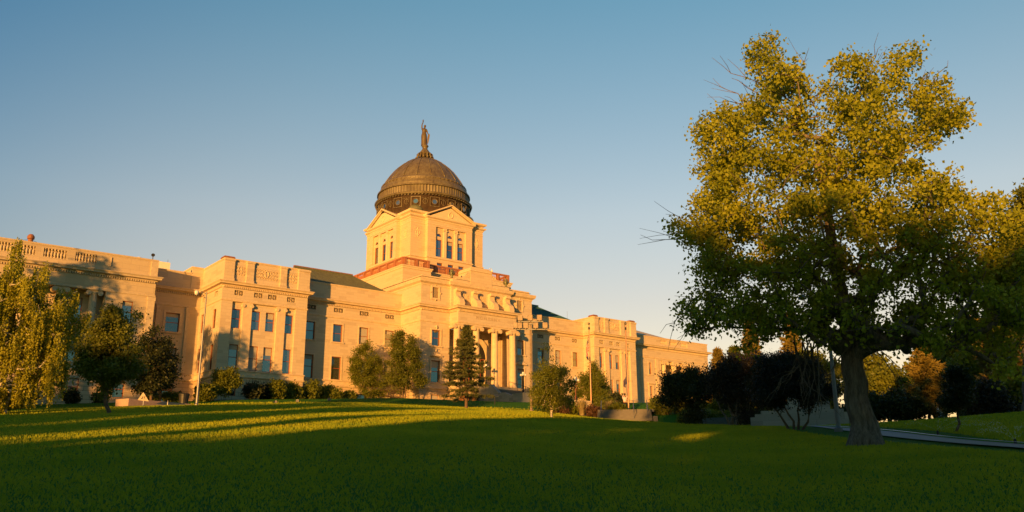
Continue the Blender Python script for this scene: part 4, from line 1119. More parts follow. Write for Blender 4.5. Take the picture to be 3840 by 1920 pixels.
def tree(name, label, base, top, r0, lobes, ntips, lpt, leaf, lmat, bark, seed, cat='tree', group=None, rtip=.012, rc=.28, start=.35,
         depth=None, step=.5, droop=.5, bare=None, stems=None, rtop=None, flare=0, expo=.5, shell=1, aspect=.75, mids=None, clump=None):
    rng = np.random.default_rng(seed)
    k_ = 1.0 if name in ('cottonwood_tree', 'shrub_tree') else .84
    lobes = [(a, b, c, r*k_) for a, b, c, r in lobes]
    if clump is None: clump = (max(6, ntips//9), .42*float(np.mean([l[3] for l in lobes])))
    t = thing(name, tuple(base), label, cat, group)
    u = np.array([base[0], base[1], 0.]); u /= np.linalg.norm(u)
    tips = sample_lobes(lobes, ntips, rng, depth, u, clump=clump)
    tips = tips[tips[:, 2] > base[2]+.15]
    chains = []
    if stems:
        parts = [tips[(np.arange(len(tips)) % len(stems)) == i] for i in range(len(stems))]
        c = tips.mean(0)
        ang = np.arctan2(tips[:, 1]-c[1], tips[:, 0]-c[0])
        lat = (tips-c)@np.array([u[1], -u[0], 0]); q = np.argsort(lat); parts = np.array_split(q, len(stems))
        for (dx, dz, rr), ix in zip(stems, parts):
            sdir = np.array([u[1], -u[0], 0]); b = np.array(base)+sdir*dx*.12+u*rng.normal(0, .15)
            tp = np.array(base)+sdir*dx+np.array([0, 0, dz])+u*rng.normal(0, .4)
            chains += wood(b-np.array([0, 0, .3]), tp, rr, tips[ix], rtip, rng, step, .45, expo=expo, wob=.05)
    else:
        chains = wood(np.array(base)-np.array([0, 0, .25]), top, r0, tips, rtip, rng, step, start, rtop, expo, mids=mids)
        if flare:                                   # old trunk: deep vertical ridges and root flare
            pts, rr = chains[0]; m = MB(); kk = 72; lev = 26; H = 3.6; ph = rng.uniform(0, 2*PI, 5)
            for j in range(lev+1):
                h = -.25+(H+.25)*j/lev; q = np.interp(np.linspace(0, 1, 2)*0+h+base[2], [p[2] for p in pts], range(len(pts)))[0]; i0 = int(min(q, len(pts)-2)); f = q-i0
                c = pts[i0]*(1-f)+pts[i0+1]*f; r = (rr[i0]*(1-f)+rr[i0+1]*f)*(1+flare*math.exp(-max(h, 0)/.4))
                for i in range(kk):
                    a = 2*PI*i/kk; g = .05*math.sin(5*a+ph[0]+.25*h)+.035*math.sin(9*a+ph[1]-.5*h)+.022*math.sin(19*a+ph[2]+.8*h)+.016*math.sin(31*a+ph[3]-.6*h)
                    da = (a-math.radians(250)+PI) % (2*PI)-PI
                    if 0 < h < 1.75: g -= .16*math.exp(-(da/.42)**2)*min(1, (1.75-h)*4)*min(1, h*3+.3)
                    m.v.append((c[0]+r*(1+g*(1+.6*math.exp(-max(h,0)/.5)))*math.cos(a), c[1]+r*(1+g)*math.sin(a), base[2]+h))
            for j in range(lev):
                for i in range(kk): i2 = (i+1) % kk; m.f.append((j*kk+i, j*kk+i2, (j+1)*kk+i2, (j+1)*kk+i)); m.m.append(0)
            m.build('bark', bark, t, smooth=True)
            for i, p in enumerate(pts):
                if p[2]-base[2] < H-.3: rr[i] *= .8
    if bare is not None:
        for p0, p1, n in bare:
            for _ in range(n):
                a = np.array(p0)+rng.normal(0, .25, 3); b = np.array(p1)+rng.normal(0, .5, 3); m = 7
                pts = [a*(1-i/m)+b*i/m+rng.normal(0, .05, 3)*(i > 0) for i in range(m+1)]; chains.append((pts, [.028*(1-i/m)+.006 for i in range(m+1)]))
                for j in (2, 4, 5):
                    e = pts[j]+(b-a)*.3+rng.normal(0, .28, 3); chains.append(([pts[j], (pts[j]+e)/2+rng.normal(0, .04, 3), e], [.013, .009, .005]))
    V, F = tubes_np(chains); np_mesh('trunk', V, F, bark, t, smooth=True)
    if lpt:
        C_ = np.repeat(tips, lpt, 0); C_ = C_+rng.normal(0, rc, C_.shape)*np.array([1, 1, .8])
        LV, LF = leaf_quads(C_, rng, leaf, aspect, droop); np_mesh('crown', LV, LF, lmat, t)
    return t
BIG=[(24.17,15.72,15.01,0.33),(22.56,18.55,5.35,0.56),(22.56,18.56,8.47,0.47),(22.98,17.81,11.77,0.48),(24.14,15.76,14.43,0.52),(24.19,15.67,13.4,0.67),(24.46,15.19,13.68,0.56),(24.05,15.93,12.32,0.77),(23.47,16.94,12.22,0.66),(23.16,17.49,12.1,0.45),(24.56,15.02,12.14,0.9),(25.04,14.16,12.92,0.61),(25.5,13.36,13.27,0.65),(25.43,13.47,11.97,0.98),(26.01,12.45,12.63,0.6),(26.27,12.0,13.4,0.46),(26.51,11.57,12.01,0.56),(26.78,11.1,11.21,0.52),(26.96,10.78,11.32,0.34),(26.05,12.39,11.04,0.94),(26.53,11.54,10.81,0.63),(23.66,16.61,10.81,1.17),(24.43,15.25,10.57,1.27),(25.23,13.83,10.32,1.33),(25.91,12.62,9.7,1.02),(23.14,17.52,10.52,0.79),(22.97,17.83,9.24,0.79),(22.78,18.16,8.27,0.65),(23.45,16.97,8.82,1.29),(24.22,15.62,8.63,1.48),(25.02,14.21,8.43,1.42),(25.78,12.87,8.24,1.24),(26.44,11.69,8.87,0.74),(26.76,11.12,9.58,0.38),(26.92,10.85,8.08,0.84),(27.33,10.11,7.46,0.69),(26.4,11.76,7.29,1.19),(27.01,10.69,6.52,1.03),(27.63,9.59,6.51,0.92),(23.04,17.71,7.21,0.9),(22.87,18.01,5.99,0.77),(22.62,18.44,5.2,0.43),(23.51,16.87,6.84,1.26),(24.27,15.54,6.69,1.45),(25.05,14.16,6.53,1.38),(25.78,12.85,6.26,1.33),(26.53,11.54,5.73,1.16),(27.24,10.29,5.24,1.0),(23.33,17.19,5.36,0.87),(23.89,16.2,5.14,0.82),(24.5,15.12,5.18,0.79),(25.99,12.49,4.95,0.92),(26.55,11.5,4.37,0.81),(26.96,10.77,3.83,0.41),(27.04,10.63,3.11,0.23),(23.59,16.73,4.59,0.48),(25.26,13.77,5.06,0.81),(25.62,13.15,4.25,0.51),(26.17,12.18,4.18,0.44),(27.3,10.18,4.62,0.61),(27.82,9.25,7.72,0.61),(24.76,14.66,4.37,0.47)]
BIRCH=[(7.29,59.56,13.84,0.91),(6.23,59.7,12.18,1.69),(8.17,59.44,11.9,1.53),(9.55,59.26,11.29,1.34),(10.66,59.11,10.37,1.25),(6.82,59.62,9.27,1.89),(8.72,59.37,9.19,1.97),(10.72,59.1,8.85,1.24),(11.07,59.06,11.71,0.5),(6.76,59.63,6.6,1.86),(8.81,59.36,6.73,1.72),(10.24,59.17,7.31,1.1),(7.37,59.55,14.89,0.43),(7.96,59.47,5.24,1.04)]
MID=[(11.56,50.95,9.22,0.57),(11.01,51.08,8.27,0.7),(12.19,50.81,8.35,0.78),(11.54,50.96,7.86,1.02),(10.74,51.15,7.13,0.8),(12.5,50.74,7.24,0.86),(11.68,50.93,6.52,1.22),(10.76,51.14,6.03,0.71),(12.81,50.66,6.14,0.74),(11.69,50.93,5.53,1.01),(12.82,50.66,9.09,0.25)]
DARKT=[(24.57,89.7,14.86,0.68),(24.05,89.84,13.4,1.04),(25.42,89.46,13.48,0.94),(24.65,89.68,12.02,1.68),(26.14,89.26,11.49,1.06),(23.85,89.9,10.98,1.18),(25.35,89.48,10.24,1.57),(26.77,89.09,10.5,0.6),(24.36,89.76,9.41,0.92)]
TA=[(54.43,99.6,17.15,0.94),(53.53,100.1,16.87,1.04),(53.36,100.19,15.28,1.34),(54.94,99.32,15.58,1.46),(54.32,99.66,13.73,1.97),(55.89,98.8,14.28,1.3),(53.35,100.19,12.93,1.03),(55.06,99.26,11.92,1.81),(56.4,98.52,12.46,1.14),(52.95,100.42,14.23,0.72)]
TB=[(54.44,91.54,18.03,0.74),(54.26,91.65,16.66,1.24),(55.74,90.76,16.94,0.89),(54.72,91.37,15.17,1.58),(56.19,90.48,15.44,0.89),(54.34,91.6,13.68,1.47),(55.81,90.71,13.45,1.58),(56.69,90.18,11.98,0.98),(54.8,91.32,11.96,1.67),(53.73,91.97,12.93,0.68),(56.85,90.08,14.21,0.59)]
YB=[(32.43,37.39,7.53,0.16),(32.46,37.37,6.94,0.28),(32.36,37.45,6.25,0.65),(32.8,37.08,6.01,0.58),(32.01,37.76,5.79,0.51),(32.53,37.31,5.44,0.92),(33.13,36.79,5.2,0.55),(31.92,37.84,4.99,0.55),(32.43,37.4,4.64,0.92),(33.12,36.8,4.41,0.46),(31.82,37.92,4.42,0.37)]
TC=[(77.56,80.8,14.32,0.52),(77.46,80.89,13.28,1.04),(76.7,81.62,12.78,0.73),(78.0,80.37,12.49,1.34),(77.05,81.29,11.48,1.55),(78.53,79.87,11.19,1.29),(77.77,80.59,10.43,1.54),(76.1,82.19,10.98,0.62),(79.07,79.35,10.41,0.72)]
S1=[(49.81,43.33,7.1,0.65),(50.39,42.63,7.52,0.74),(51.05,41.84,7.34,0.82),(49.97,43.13,6.34,0.95),(50.73,42.22,6.46,1.06),(51.4,41.41,6.73,0.88),(49.49,43.71,6.06,0.47),(50.76,42.18,4.68,0.73),(51.7,41.06,7.16,0.58)]
S2=[(50.29,39.18,7.33,0.84),(50.99,38.26,7.87,1.0),(51.67,37.36,7.97,0.88),(50.42,39.01,6.32,0.95),(51.28,37.88,6.7,1.24),(51.87,37.1,6.81,1.04),(51.9,37.06,5.68,0.76),(51.35,37.79,4.44,0.55),(50.92,38.36,6.01,0.69)]
S3=[(37.03,25.59,5.39,0.69),(37.51,24.85,5.65,0.68),(37.96,24.17,5.21,0.67),(36.88,25.82,4.49,0.69),(37.46,24.93,4.55,0.85),(38.03,24.07,4.41,0.71),(38.38,23.55,4.2,0.41),(37.07,25.53,3.98,0.5),(37.9,24.27,3.84,0.45)]
W1=[(71.96,45.25,11.14,0.85),(72.38,44.59,9.97,0.98),(71.85,45.42,8.89,0.92),(72.56,44.3,8.1,0.9),(72.31,44.69,6.83,0.9),(72.94,43.71,9.92,0.63)]
W2=[(66.07,35.49,7.61,0.65),(66.44,34.8,8.05,0.82),(66.81,34.09,7.37,0.69),(66.16,35.33,6.64,0.82),(66.69,34.33,6.28,0.81),(66.98,33.77,6.72,0.4)]
H1=[(52.78,28.54,4.57,0.61),(53.18,27.8,4.79,0.69),(53.53,27.12,4.38,0.55),(52.59,28.9,4.08,0.38)]
T1=[(32.38,14.53,3.69,0.36),(32.5,14.27,3.38,0.31),(32.38,14.54,3.1,0.39),(32.5,14.27,2.87,0.31),(32.28,14.76,2.75,0.31),(32.41,14.48,2.59,0.26)]
H2=[(53.27,22.96,4.44,0.62),(53.61,22.16,4.75,0.69),(53.76,21.79,3.91,0.53),(53.4,22.65,3.84,0.49),(53.95,21.35,3.67,0.4)]
R1=[(73.01,32.7,8.8,0.65),(73.52,31.53,9.55,0.81),(73.88,30.7,8.66,0.69),(73.19,32.3,7.62,0.7),(74.16,30.06,9.6,0.51),(73.5,31.57,6.92,0.72)]
R2=[(51.84,18.42,14.2,0.74),(52.07,17.79,15.53,0.58),(52.09,17.73,13.14,0.95),(51.79,18.54,11.86,0.96),(51.87,18.33,9.99,1.13),(51.73,18.69,12.82,0.47),(51.65,18.91,8.24,0.85)]
def G(x, y): return ground(x, y)
# big cottonwood
tree('cottonwood_tree', 'huge old cottonwood with thick gnarled trunk and wide golden green crown on the near lawn', (25.04, 14.17, G(25.04,14.17)), (24.85, 14.6, 11.0), .335, BIG, 4400, 25, .12, L_COT, BARK, 11,
     rtip=.0095, rc=.17, start=.27, depth=4.4, clump=(720, .44), step=.42, flare=.5, rtop=.11, expo=.52,
     bare=[((24.2,15.6,12.3), (23.2,17.0,13.5), 4), ((24.5,15.2,13.0), (24.3,15.2,14.3), 2), ((25.6,13.3,12.4), (25.7,13.2,13.7), 2), ((26.5,11.8,12.0), (26.9,11.2,13.4), 2), ((23.2,17.2,8), (21.9,19.0,8.6), 3), ((24.4,15.3,4.6), (23.9,15.5,2.6), 10), ((24.9,14.1,4.8), (24.6,13.9,2.9), 9), ((22.8,17.4,6.0), (21.9,18.6,5.4), 3)])
# weeping birch at the left edge
def weeping(base, lobes, seed):
    rng = np.random.default_rng(seed)
    t = thing('birch_tree', base, 'weeping birch with hanging golden strands and white trunk at the left edge of the lawn', 'tree')
    tips = sample_lobes(lobes, 950, rng, 2.4, np.array([base[0], base[1], 0])/math.hypot(base[0], base[1]), clump=(120, .42))
    chains = wood(np.array(base)-np.array([0,0,.3]), (7.2, 59.55, 13.6), .26, tips, .010, rng, .5, .18, .06)
    b = np.array(base); chains.append(([b, b+np.array([.25,-.05,1.0]), b+np.array([.7,-.1,2.2]), b+np.array([1.1,-.1,4.5])], [.16,.13,.11,.07]))
    V, F = tubes_np(chains); np_mesh('trunk', V, F, BIRCHB, t, smooth=True)
    P = []
    for tp in tips:
        for _ in range(5):
            s = tp+rng.normal(0, .13, 3); L = rng.uniform(.7, 2.3)*(1 if tp[2] > 7 else .8); n = int(L/.075)
            if s[2]-L < base[2]+.4: L = max(.2, s[2]-base[2]-.4)
            dr = rng.normal(0, .05, 2); i = np.arange(n)/max(n, 1)
            q = np.stack([s[0]+dr[0]*i*L+rng.normal(0, .025, n), s[1]+dr[1]*i*L+rng.normal(0, .025, n), s[2]-i*L], 1); P.append(q)
    C_ = np.concatenate(P); LV, LF = leaf_quads(C_, rng, .135, .65, 1.6); np_mesh('crown', LV, LF, L_BIR, t)
weeping((7.97, 59.47, G(7.97,59.47)), BIRCH, 3)
tree('ash_tree', 'round green tree with straight thin trunk in front of the left wing', (11.84,50.89,G(11.84,50.89)), (11.6,50.9,8.9), .105, MID, 900, 26, .13, L_GRN, BARK2, 21, rc=.2, start=.28, depth=1.5, step=.35, rtip=.006)
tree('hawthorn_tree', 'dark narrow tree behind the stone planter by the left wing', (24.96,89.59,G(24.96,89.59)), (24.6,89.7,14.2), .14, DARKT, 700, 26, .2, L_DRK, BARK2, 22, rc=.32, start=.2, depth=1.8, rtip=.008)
tree('maple_tree', 'loose light green tree growing against the wing wall, left of the taller tree', (54.67,99.47,G(54.67,99.47)), (53.9,99.8,16.6), .12, TA, 620, 34, .15, L_YEL, BARK2, 23, rc=.26, clump=(85,.5), start=.15, depth=1.3, rtip=.009, stems=[(-.9,4.5,.08),(0,5.5,.1),(.9,4.0,.07)], group='leafy trees against the capitol wall')
tree('maple_tree', 'taller dense green tree on several stems casting a shadow on the centre block', (57.1,94.7,G(57.1,94.7)), (56.6,94.9,17.8), .14, [(a*1.038,b*1.038,c*1.038,r*1.0) for a,b,c,r in TB], 900, 34, .15, L_GRN, BARK2, 24, rc=.26, clump=(120,.48), start=.15, depth=1.4, rtip=.009, stems=[(-.9,4.5,.08),(-.2,6.5,.1),(.7,5.0,.08)], group='leafy trees against the capitol wall')
tree('maple_tree', 'broad yellow green tree between the two flagpoles', (77.39,80.96,G(77.39,80.96)), (77.4,80.9,13.8), .14, TC, 560, 34, .16, L_YEL, BARK2, 25, rc=.3, clump=(80,.55), start=.15, depth=1.8, rtip=.009, group='leafy trees against the capitol wall')
tree('young_birch', 'young birch with pale slender trunk and wispy pointed top on the lawn', (32.45,37.38,G(32.45,37.38)), (32.43,37.39,7.4), .06, YB, 700, 24, .085, L_YEL, BIRCHB, 26, rc=.16, start=.2, depth=1.1, step=.3, rtip=.004, droop=1.2)
DG = 'dark multi stemmed shrub trees on the lawn edge'
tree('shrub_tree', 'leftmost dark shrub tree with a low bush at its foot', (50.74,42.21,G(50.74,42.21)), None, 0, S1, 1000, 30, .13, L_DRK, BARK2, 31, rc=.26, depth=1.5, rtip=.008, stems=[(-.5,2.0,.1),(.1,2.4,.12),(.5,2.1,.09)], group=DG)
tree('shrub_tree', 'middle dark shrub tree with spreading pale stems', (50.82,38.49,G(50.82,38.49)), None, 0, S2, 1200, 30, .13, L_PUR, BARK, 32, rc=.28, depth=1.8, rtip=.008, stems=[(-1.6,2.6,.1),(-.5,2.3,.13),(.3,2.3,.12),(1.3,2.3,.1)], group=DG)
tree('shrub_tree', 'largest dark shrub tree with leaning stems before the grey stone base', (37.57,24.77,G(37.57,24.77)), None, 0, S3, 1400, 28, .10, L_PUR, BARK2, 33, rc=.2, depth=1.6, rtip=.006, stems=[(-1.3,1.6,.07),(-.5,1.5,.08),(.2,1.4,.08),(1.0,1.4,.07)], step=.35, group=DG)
tree('willow_tree', 'olive green drooping tree behind the grey stone base', (71.86,45.41,G(71.86,45.41)), (72,45.2,10.6), .2, W1, 500, 24, .28, L_YEL, BARK2, 34, rc=.4, depth=1.5, droop=2)
tree('willow_tree', 'bright yellow green tree beyond the path, right of the great trunk', (66.25,35.15,G(66.25,35.15)), (66.4,34.9,7.6), .16, W2, 520, 24, .22, L_YEL, BARK2, 35, rc=.34, depth=1.4)
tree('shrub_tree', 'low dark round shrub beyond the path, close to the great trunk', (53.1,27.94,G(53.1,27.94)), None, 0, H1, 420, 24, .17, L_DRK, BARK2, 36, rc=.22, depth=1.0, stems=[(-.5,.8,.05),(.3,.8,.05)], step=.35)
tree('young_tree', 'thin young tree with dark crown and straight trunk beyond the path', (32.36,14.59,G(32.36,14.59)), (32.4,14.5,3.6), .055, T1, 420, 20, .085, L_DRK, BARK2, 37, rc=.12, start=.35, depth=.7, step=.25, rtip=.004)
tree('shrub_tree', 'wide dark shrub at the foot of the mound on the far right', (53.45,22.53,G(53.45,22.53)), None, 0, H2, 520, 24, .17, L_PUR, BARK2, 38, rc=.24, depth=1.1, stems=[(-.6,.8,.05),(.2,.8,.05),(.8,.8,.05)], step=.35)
tree('willow_tree', 'pale airy tree with forked light limbs in the gap on the right', (73.38,31.86,G(73.38,31.86)), (73.4,31.8,9.2), .2, R1, 300, 22, .24, L_YEL, BARK, 39, rc=.4, depth=1.3, rtip=.014)
tree('cottonwood_tree', 'dark green tree at the right edge behind the golden crown', (51.47,19.39,G(51.47,19.39)), (52,18.2,14.2), .3, R2, 1100, 22, .2, L_GRN, BARK, 40, rc=.34, depth=2.0, rtip=.01)

def conifer(name, label, base, H, Rb, seed, nm, bark=BARK2, skirt=.14, gap=.36, dens=1.0, group=None, needle=.16, irregular=.25, droop=.25):
    rng = np.random.default_rng(seed); t = thing(name, base, label, 'tree', group); chains = []; b = np.array(base); C_ = []; D_ = []
    nt = 10; chains.append(([b+np.array([rng.normal(0,.01)*i, rng.normal(0,.01)*i, H*i/nt-.2*(i == 0)]) for i in range(nt+1)], [.018*H*(1-i/nt)+.012 for i in range(nt+1)]))
    z = H*skirt
    while z < H*.985:
        f = 1-z/H; nb = int(rng.integers(5, 9)*dens+.5); L0 = Rb*(f**.8)*(.7+.3*min(1, (z/H)/.25))
        a0 = rng.uniform(0, 2*PI)
        for i in range(nb):
            L = L0*rng.uniform(1-irregular*1.6, 1+irregular*.5)+.08; a = a0+2*PI*i/nb+rng.normal(0, .2); d = np.array([math.cos(a), math.sin(a), 0]); n = 6
            pts = [b+np.array([0,0,z])+d*L*q/n+np.array([0,0,(-droop*L*(q/n)**1.3+.16*L*(q/n)**3)+rng.normal(0,.015)]) for q in range(n+1)]
            chains.append((pts, [.022*(1-q/n)+.006 for q in range(n+1)]))
            m = int(26*L*dens/needle*.16)+6
            for q in range(m):
                s = rng.uniform(.15, 1)**.8; p = b+np.array([0,0,z])+d*L*s+np.array([0,0,-droop*L*s**1.3+.16*L*s**3])
                w = (.36*L*(1-s)+.10)*rng.normal(0, .55); side = np.array([-d[1], d[0], 0])
                q0 = p+side*w+np.array([0,0,rng.normal(-.04,.04)]); k = 5
                C_.append(q0+rng.normal(0, .06, (k, 3))); D_.append(np.tile(d*.9+side*np.sign(w)*.6, (k, 1))+rng.normal(0, .55, (k, 3)))
        z += gap*rng.uniform(.7, 1.25)*(.45+.65*f)
    V, F = tubes_np(chains); np_mesh('trunk', V, F, bark, t, smooth=True)
    C_ = np.concatenate(C_); D_ = np.concatenate(D_); D_ /= np.linalg.norm(D_, axis=1)[:, None]; E_ = np.cross(D_, rng.normal(size=D_.shape)); E_ /= np.linalg.norm(E_, axis=1)[:, None]
    s = needle*rng.uniform(.7, 1.3, len(C_))[:, None]; w = s*.32
    V = np.stack([C_-E_*w*.5, C_+E_*w*.5, C_+D_*s+E_*w*.2, C_+D_*s-E_*w*.2], 1).reshape(-1, 3)
    np_mesh('crown', V, np.arange(len(C_)*4).reshape(-1, 4), nm, t); return t
conifer('spruce_tree', 'ragged spruce with bare lower boughs in front of the portico stairs', (39.73,56.11,G(39.73,56.11)), 6.75, 3.1, 51, L_SPR, gap=.52, needle=.16, irregular=.4, skirt=.18, dens=1.0)
CG = 'sunlit conifers far behind the library wing'
for i, (x, y, H, R_, lb) in enumerate(((94.6,73.8,9.6,2.4,'sunlit tall pointed conifer beside the end of the far wing'), (88.0,66.0,8.6,2.6,'sunlit spreading conifer behind the dark shrub trees'), (96.0,69.2,13.5,3.0,'sunlit conifer half hidden behind the left boughs of the great tree'), (101.0,66.2,15.5,3.4,'tallest sunlit conifer far behind the great crown'))):
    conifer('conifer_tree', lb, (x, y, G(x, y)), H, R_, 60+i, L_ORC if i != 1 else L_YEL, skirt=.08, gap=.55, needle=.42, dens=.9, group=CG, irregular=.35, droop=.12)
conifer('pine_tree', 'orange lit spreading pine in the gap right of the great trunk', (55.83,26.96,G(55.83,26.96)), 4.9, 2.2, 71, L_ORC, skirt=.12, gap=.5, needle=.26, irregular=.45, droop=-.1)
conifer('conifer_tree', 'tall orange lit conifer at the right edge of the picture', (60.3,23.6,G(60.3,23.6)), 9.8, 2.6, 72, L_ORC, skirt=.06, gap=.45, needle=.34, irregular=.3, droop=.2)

for i, (x, y, lb, hh, lm) in enumerate(((80,44,'golden tree far beyond the path, right of the stone base',7.5,'Y'),(86,40,'tall golden tree at the left of the far tree row',9,'Y'),(80,33,'broad green tree in the middle of the far tree row',7.5,'G'),(84,28,'yellow green tree toward the right of the far tree row',9,'Y'),(74,24,'dark green tree above the mound at the far right',7,'G'),(88,36,'highest tree of the far row behind the paler ones',11,'O'))):
    z0 = G(x, y); r = hh*.3; L = [(x+dx*r, y+dy*r, z0+hh*f, r*q) for dx, dy, f, q in ((0,0,.35,.8),(.5,-.5,.45,.7),(-.5,.6,.5,.7),(0,0,.62,.75),(.3,-.3,.78,.55),(-.2,.3,.88,.4))]
    tree('background_tree', lb, (x, y, z0), (x, y, z0+hh*.9), .2, L, 420, 22, .34, {'Y': L_YEL, 'G': L_GRN, 'O': L_ORC}[lm], BARK2, 400+i, rc=.4, start=.2, depth=r, group='trees of the far row beyond the path')
def bush(label, x, y, rx_, h, lm, seed, name='shrub', cat='shrub', group=None, leaf=.2, n=260, z=None, dz=0):
    b = (x, y, (G(x, y) if z is None else z)+dz)
    rng = np.random.default_rng(seed); L = []
    for i in range(6):
        a = rng.uniform(0, 2*PI); q = rng.uniform(0, .55)*rx_; L.append((x+q*math.cos(a), y+q*math.sin(a), b[2]+h*rng.uniform(.35, .68), min(rx_*.62, h*.45)))
    return tree(name, label, b, None, 0, L, n, 18, leaf, lm, BARK2, seed, cat=cat, group=group, rc=leaf*1.0, rtip=.006, stems=[(-rx_*.3, h*.4, .03), (0, h*.5, .035), (rx_*.3, h*.4, .03)], step=.35)
def tuft(label, x, y, r, h, lm, seed, name='ornamental_grass', group=None, n=420, dz=0):
    rng = np.random.default_rng(seed); zz = G(x, y)+dz; t = thing(name, (x, y, zz), label, 'plant', group)
    a = rng.uniform(0, 2*PI, n); q = rng.uniform(0, .35, n)*r; L = h*rng.uniform(.6, 1.1, n); out = rng.uniform(.1, 1, n)*r
    B0 = np.stack([x+q*np.cos(a), y+q*np.sin(a), np.full(n, zz-.02)], 1); M1 = B0+np.stack([np.cos(a)*out*.35, np.sin(a)*out*.35, L*.65], 1); T1_ = B0+np.stack([np.cos(a)*out, np.sin(a)*out, L*rng.uniform(.8, 1, n)], 1)
    w = np.stack([-np.sin(a), np.cos(a), np.zeros(n)], 1)*.028
    V = np.stack([B0-w, B0+w, M1+w, M1-w, T1_+w*.3, T1_-w*.3], 1).reshape(-1, 3); i = np.arange(n)[:, None]*6
    F = np.concatenate([i+np.array([[0,1,2,3]]), i+np.array([[3,2,4,5]])]); np_mesh('blades', V, F, lm, t); return t
HB = 'shrubs along the foot of the capitol'
def by_az(D, d):      # bearing measured off the photograph, in degrees
    a = math.radians(D); return d*math.sin(a), d*math.cos(a)
x, y = by_az(19.75, 98); bush('large rounded yellow green bush at the corner of the left pavilion', x, y, 2.0, 3.3, L_YEL, 101, n=700, group=HB)
for i, (a, d, r, h, lm, lb) in enumerate((
    (18.6, 96, 1.0, 1.7, L_YEL, 'small bright bush between the tall pole and the big rounded bush'),
    (21.4, 101, 1.2, 2.0, L_DRK, 'low dark shrub right of the big rounded bush'),
    (22.2, 103, 1.2, 1.5, L_DRK, 'low dark shrub under the pavilion basement windows'),
    (23.0, 103, 1.4, 2.1, L_YEL, 'leafy bush under the middle of the left pavilion'),
    (23.9, 105, 1.3, 1.9, L_GRN, 'bush below the right corner of the left pavilion'),
    (25.2, 107, 1.6, 2.4, L_YEL, 'bush in the recess right of the left pavilion'),
    (26.2, 109, 1.6, 2.2, L_YEL, 'bush against the wing wall left of the trees'),
    (27.3, 111, 1.3, 1.6, L_GRN, 'low bush at the foot of the light green tree'))):
    x, y = by_az(a, d); bush(lb, x, y, r, h, lm, 110+i, group=HB, leaf=.24, n=330)
for i, (a, d, r, h, lm, lb) in enumerate((
    (8.9, 99, .9, 1.4, L_DRK, 'dark low shrub at the base of the left wing near the birch'),
    (11.0, 100, 1.2, 1.2, L_DRK, 'spiky dark shrub under the left wing windows'),
    (12.6, 100, .8, .9, L_DRK, 'small dark shrub right of the thin tree trunk'),
    (15.6, 96, .6, .5, L_YEL, 'small yellow green plant in the stone planter by the sign'),
    (16.4, 96, .7, .6, L_YEL, 'second small plant in the stone planter'),
    (17.0, 96, .7, .5, L_YEL, 'low plant at the right end of the stone planter'))):
    x, y = by_az(a, d); bush(lb, x, y, r, h, lm, 130+i, leaf=.18, n=150, dz=.3 if i > 2 else 0)
GP = 'planting beds by the garden steps'
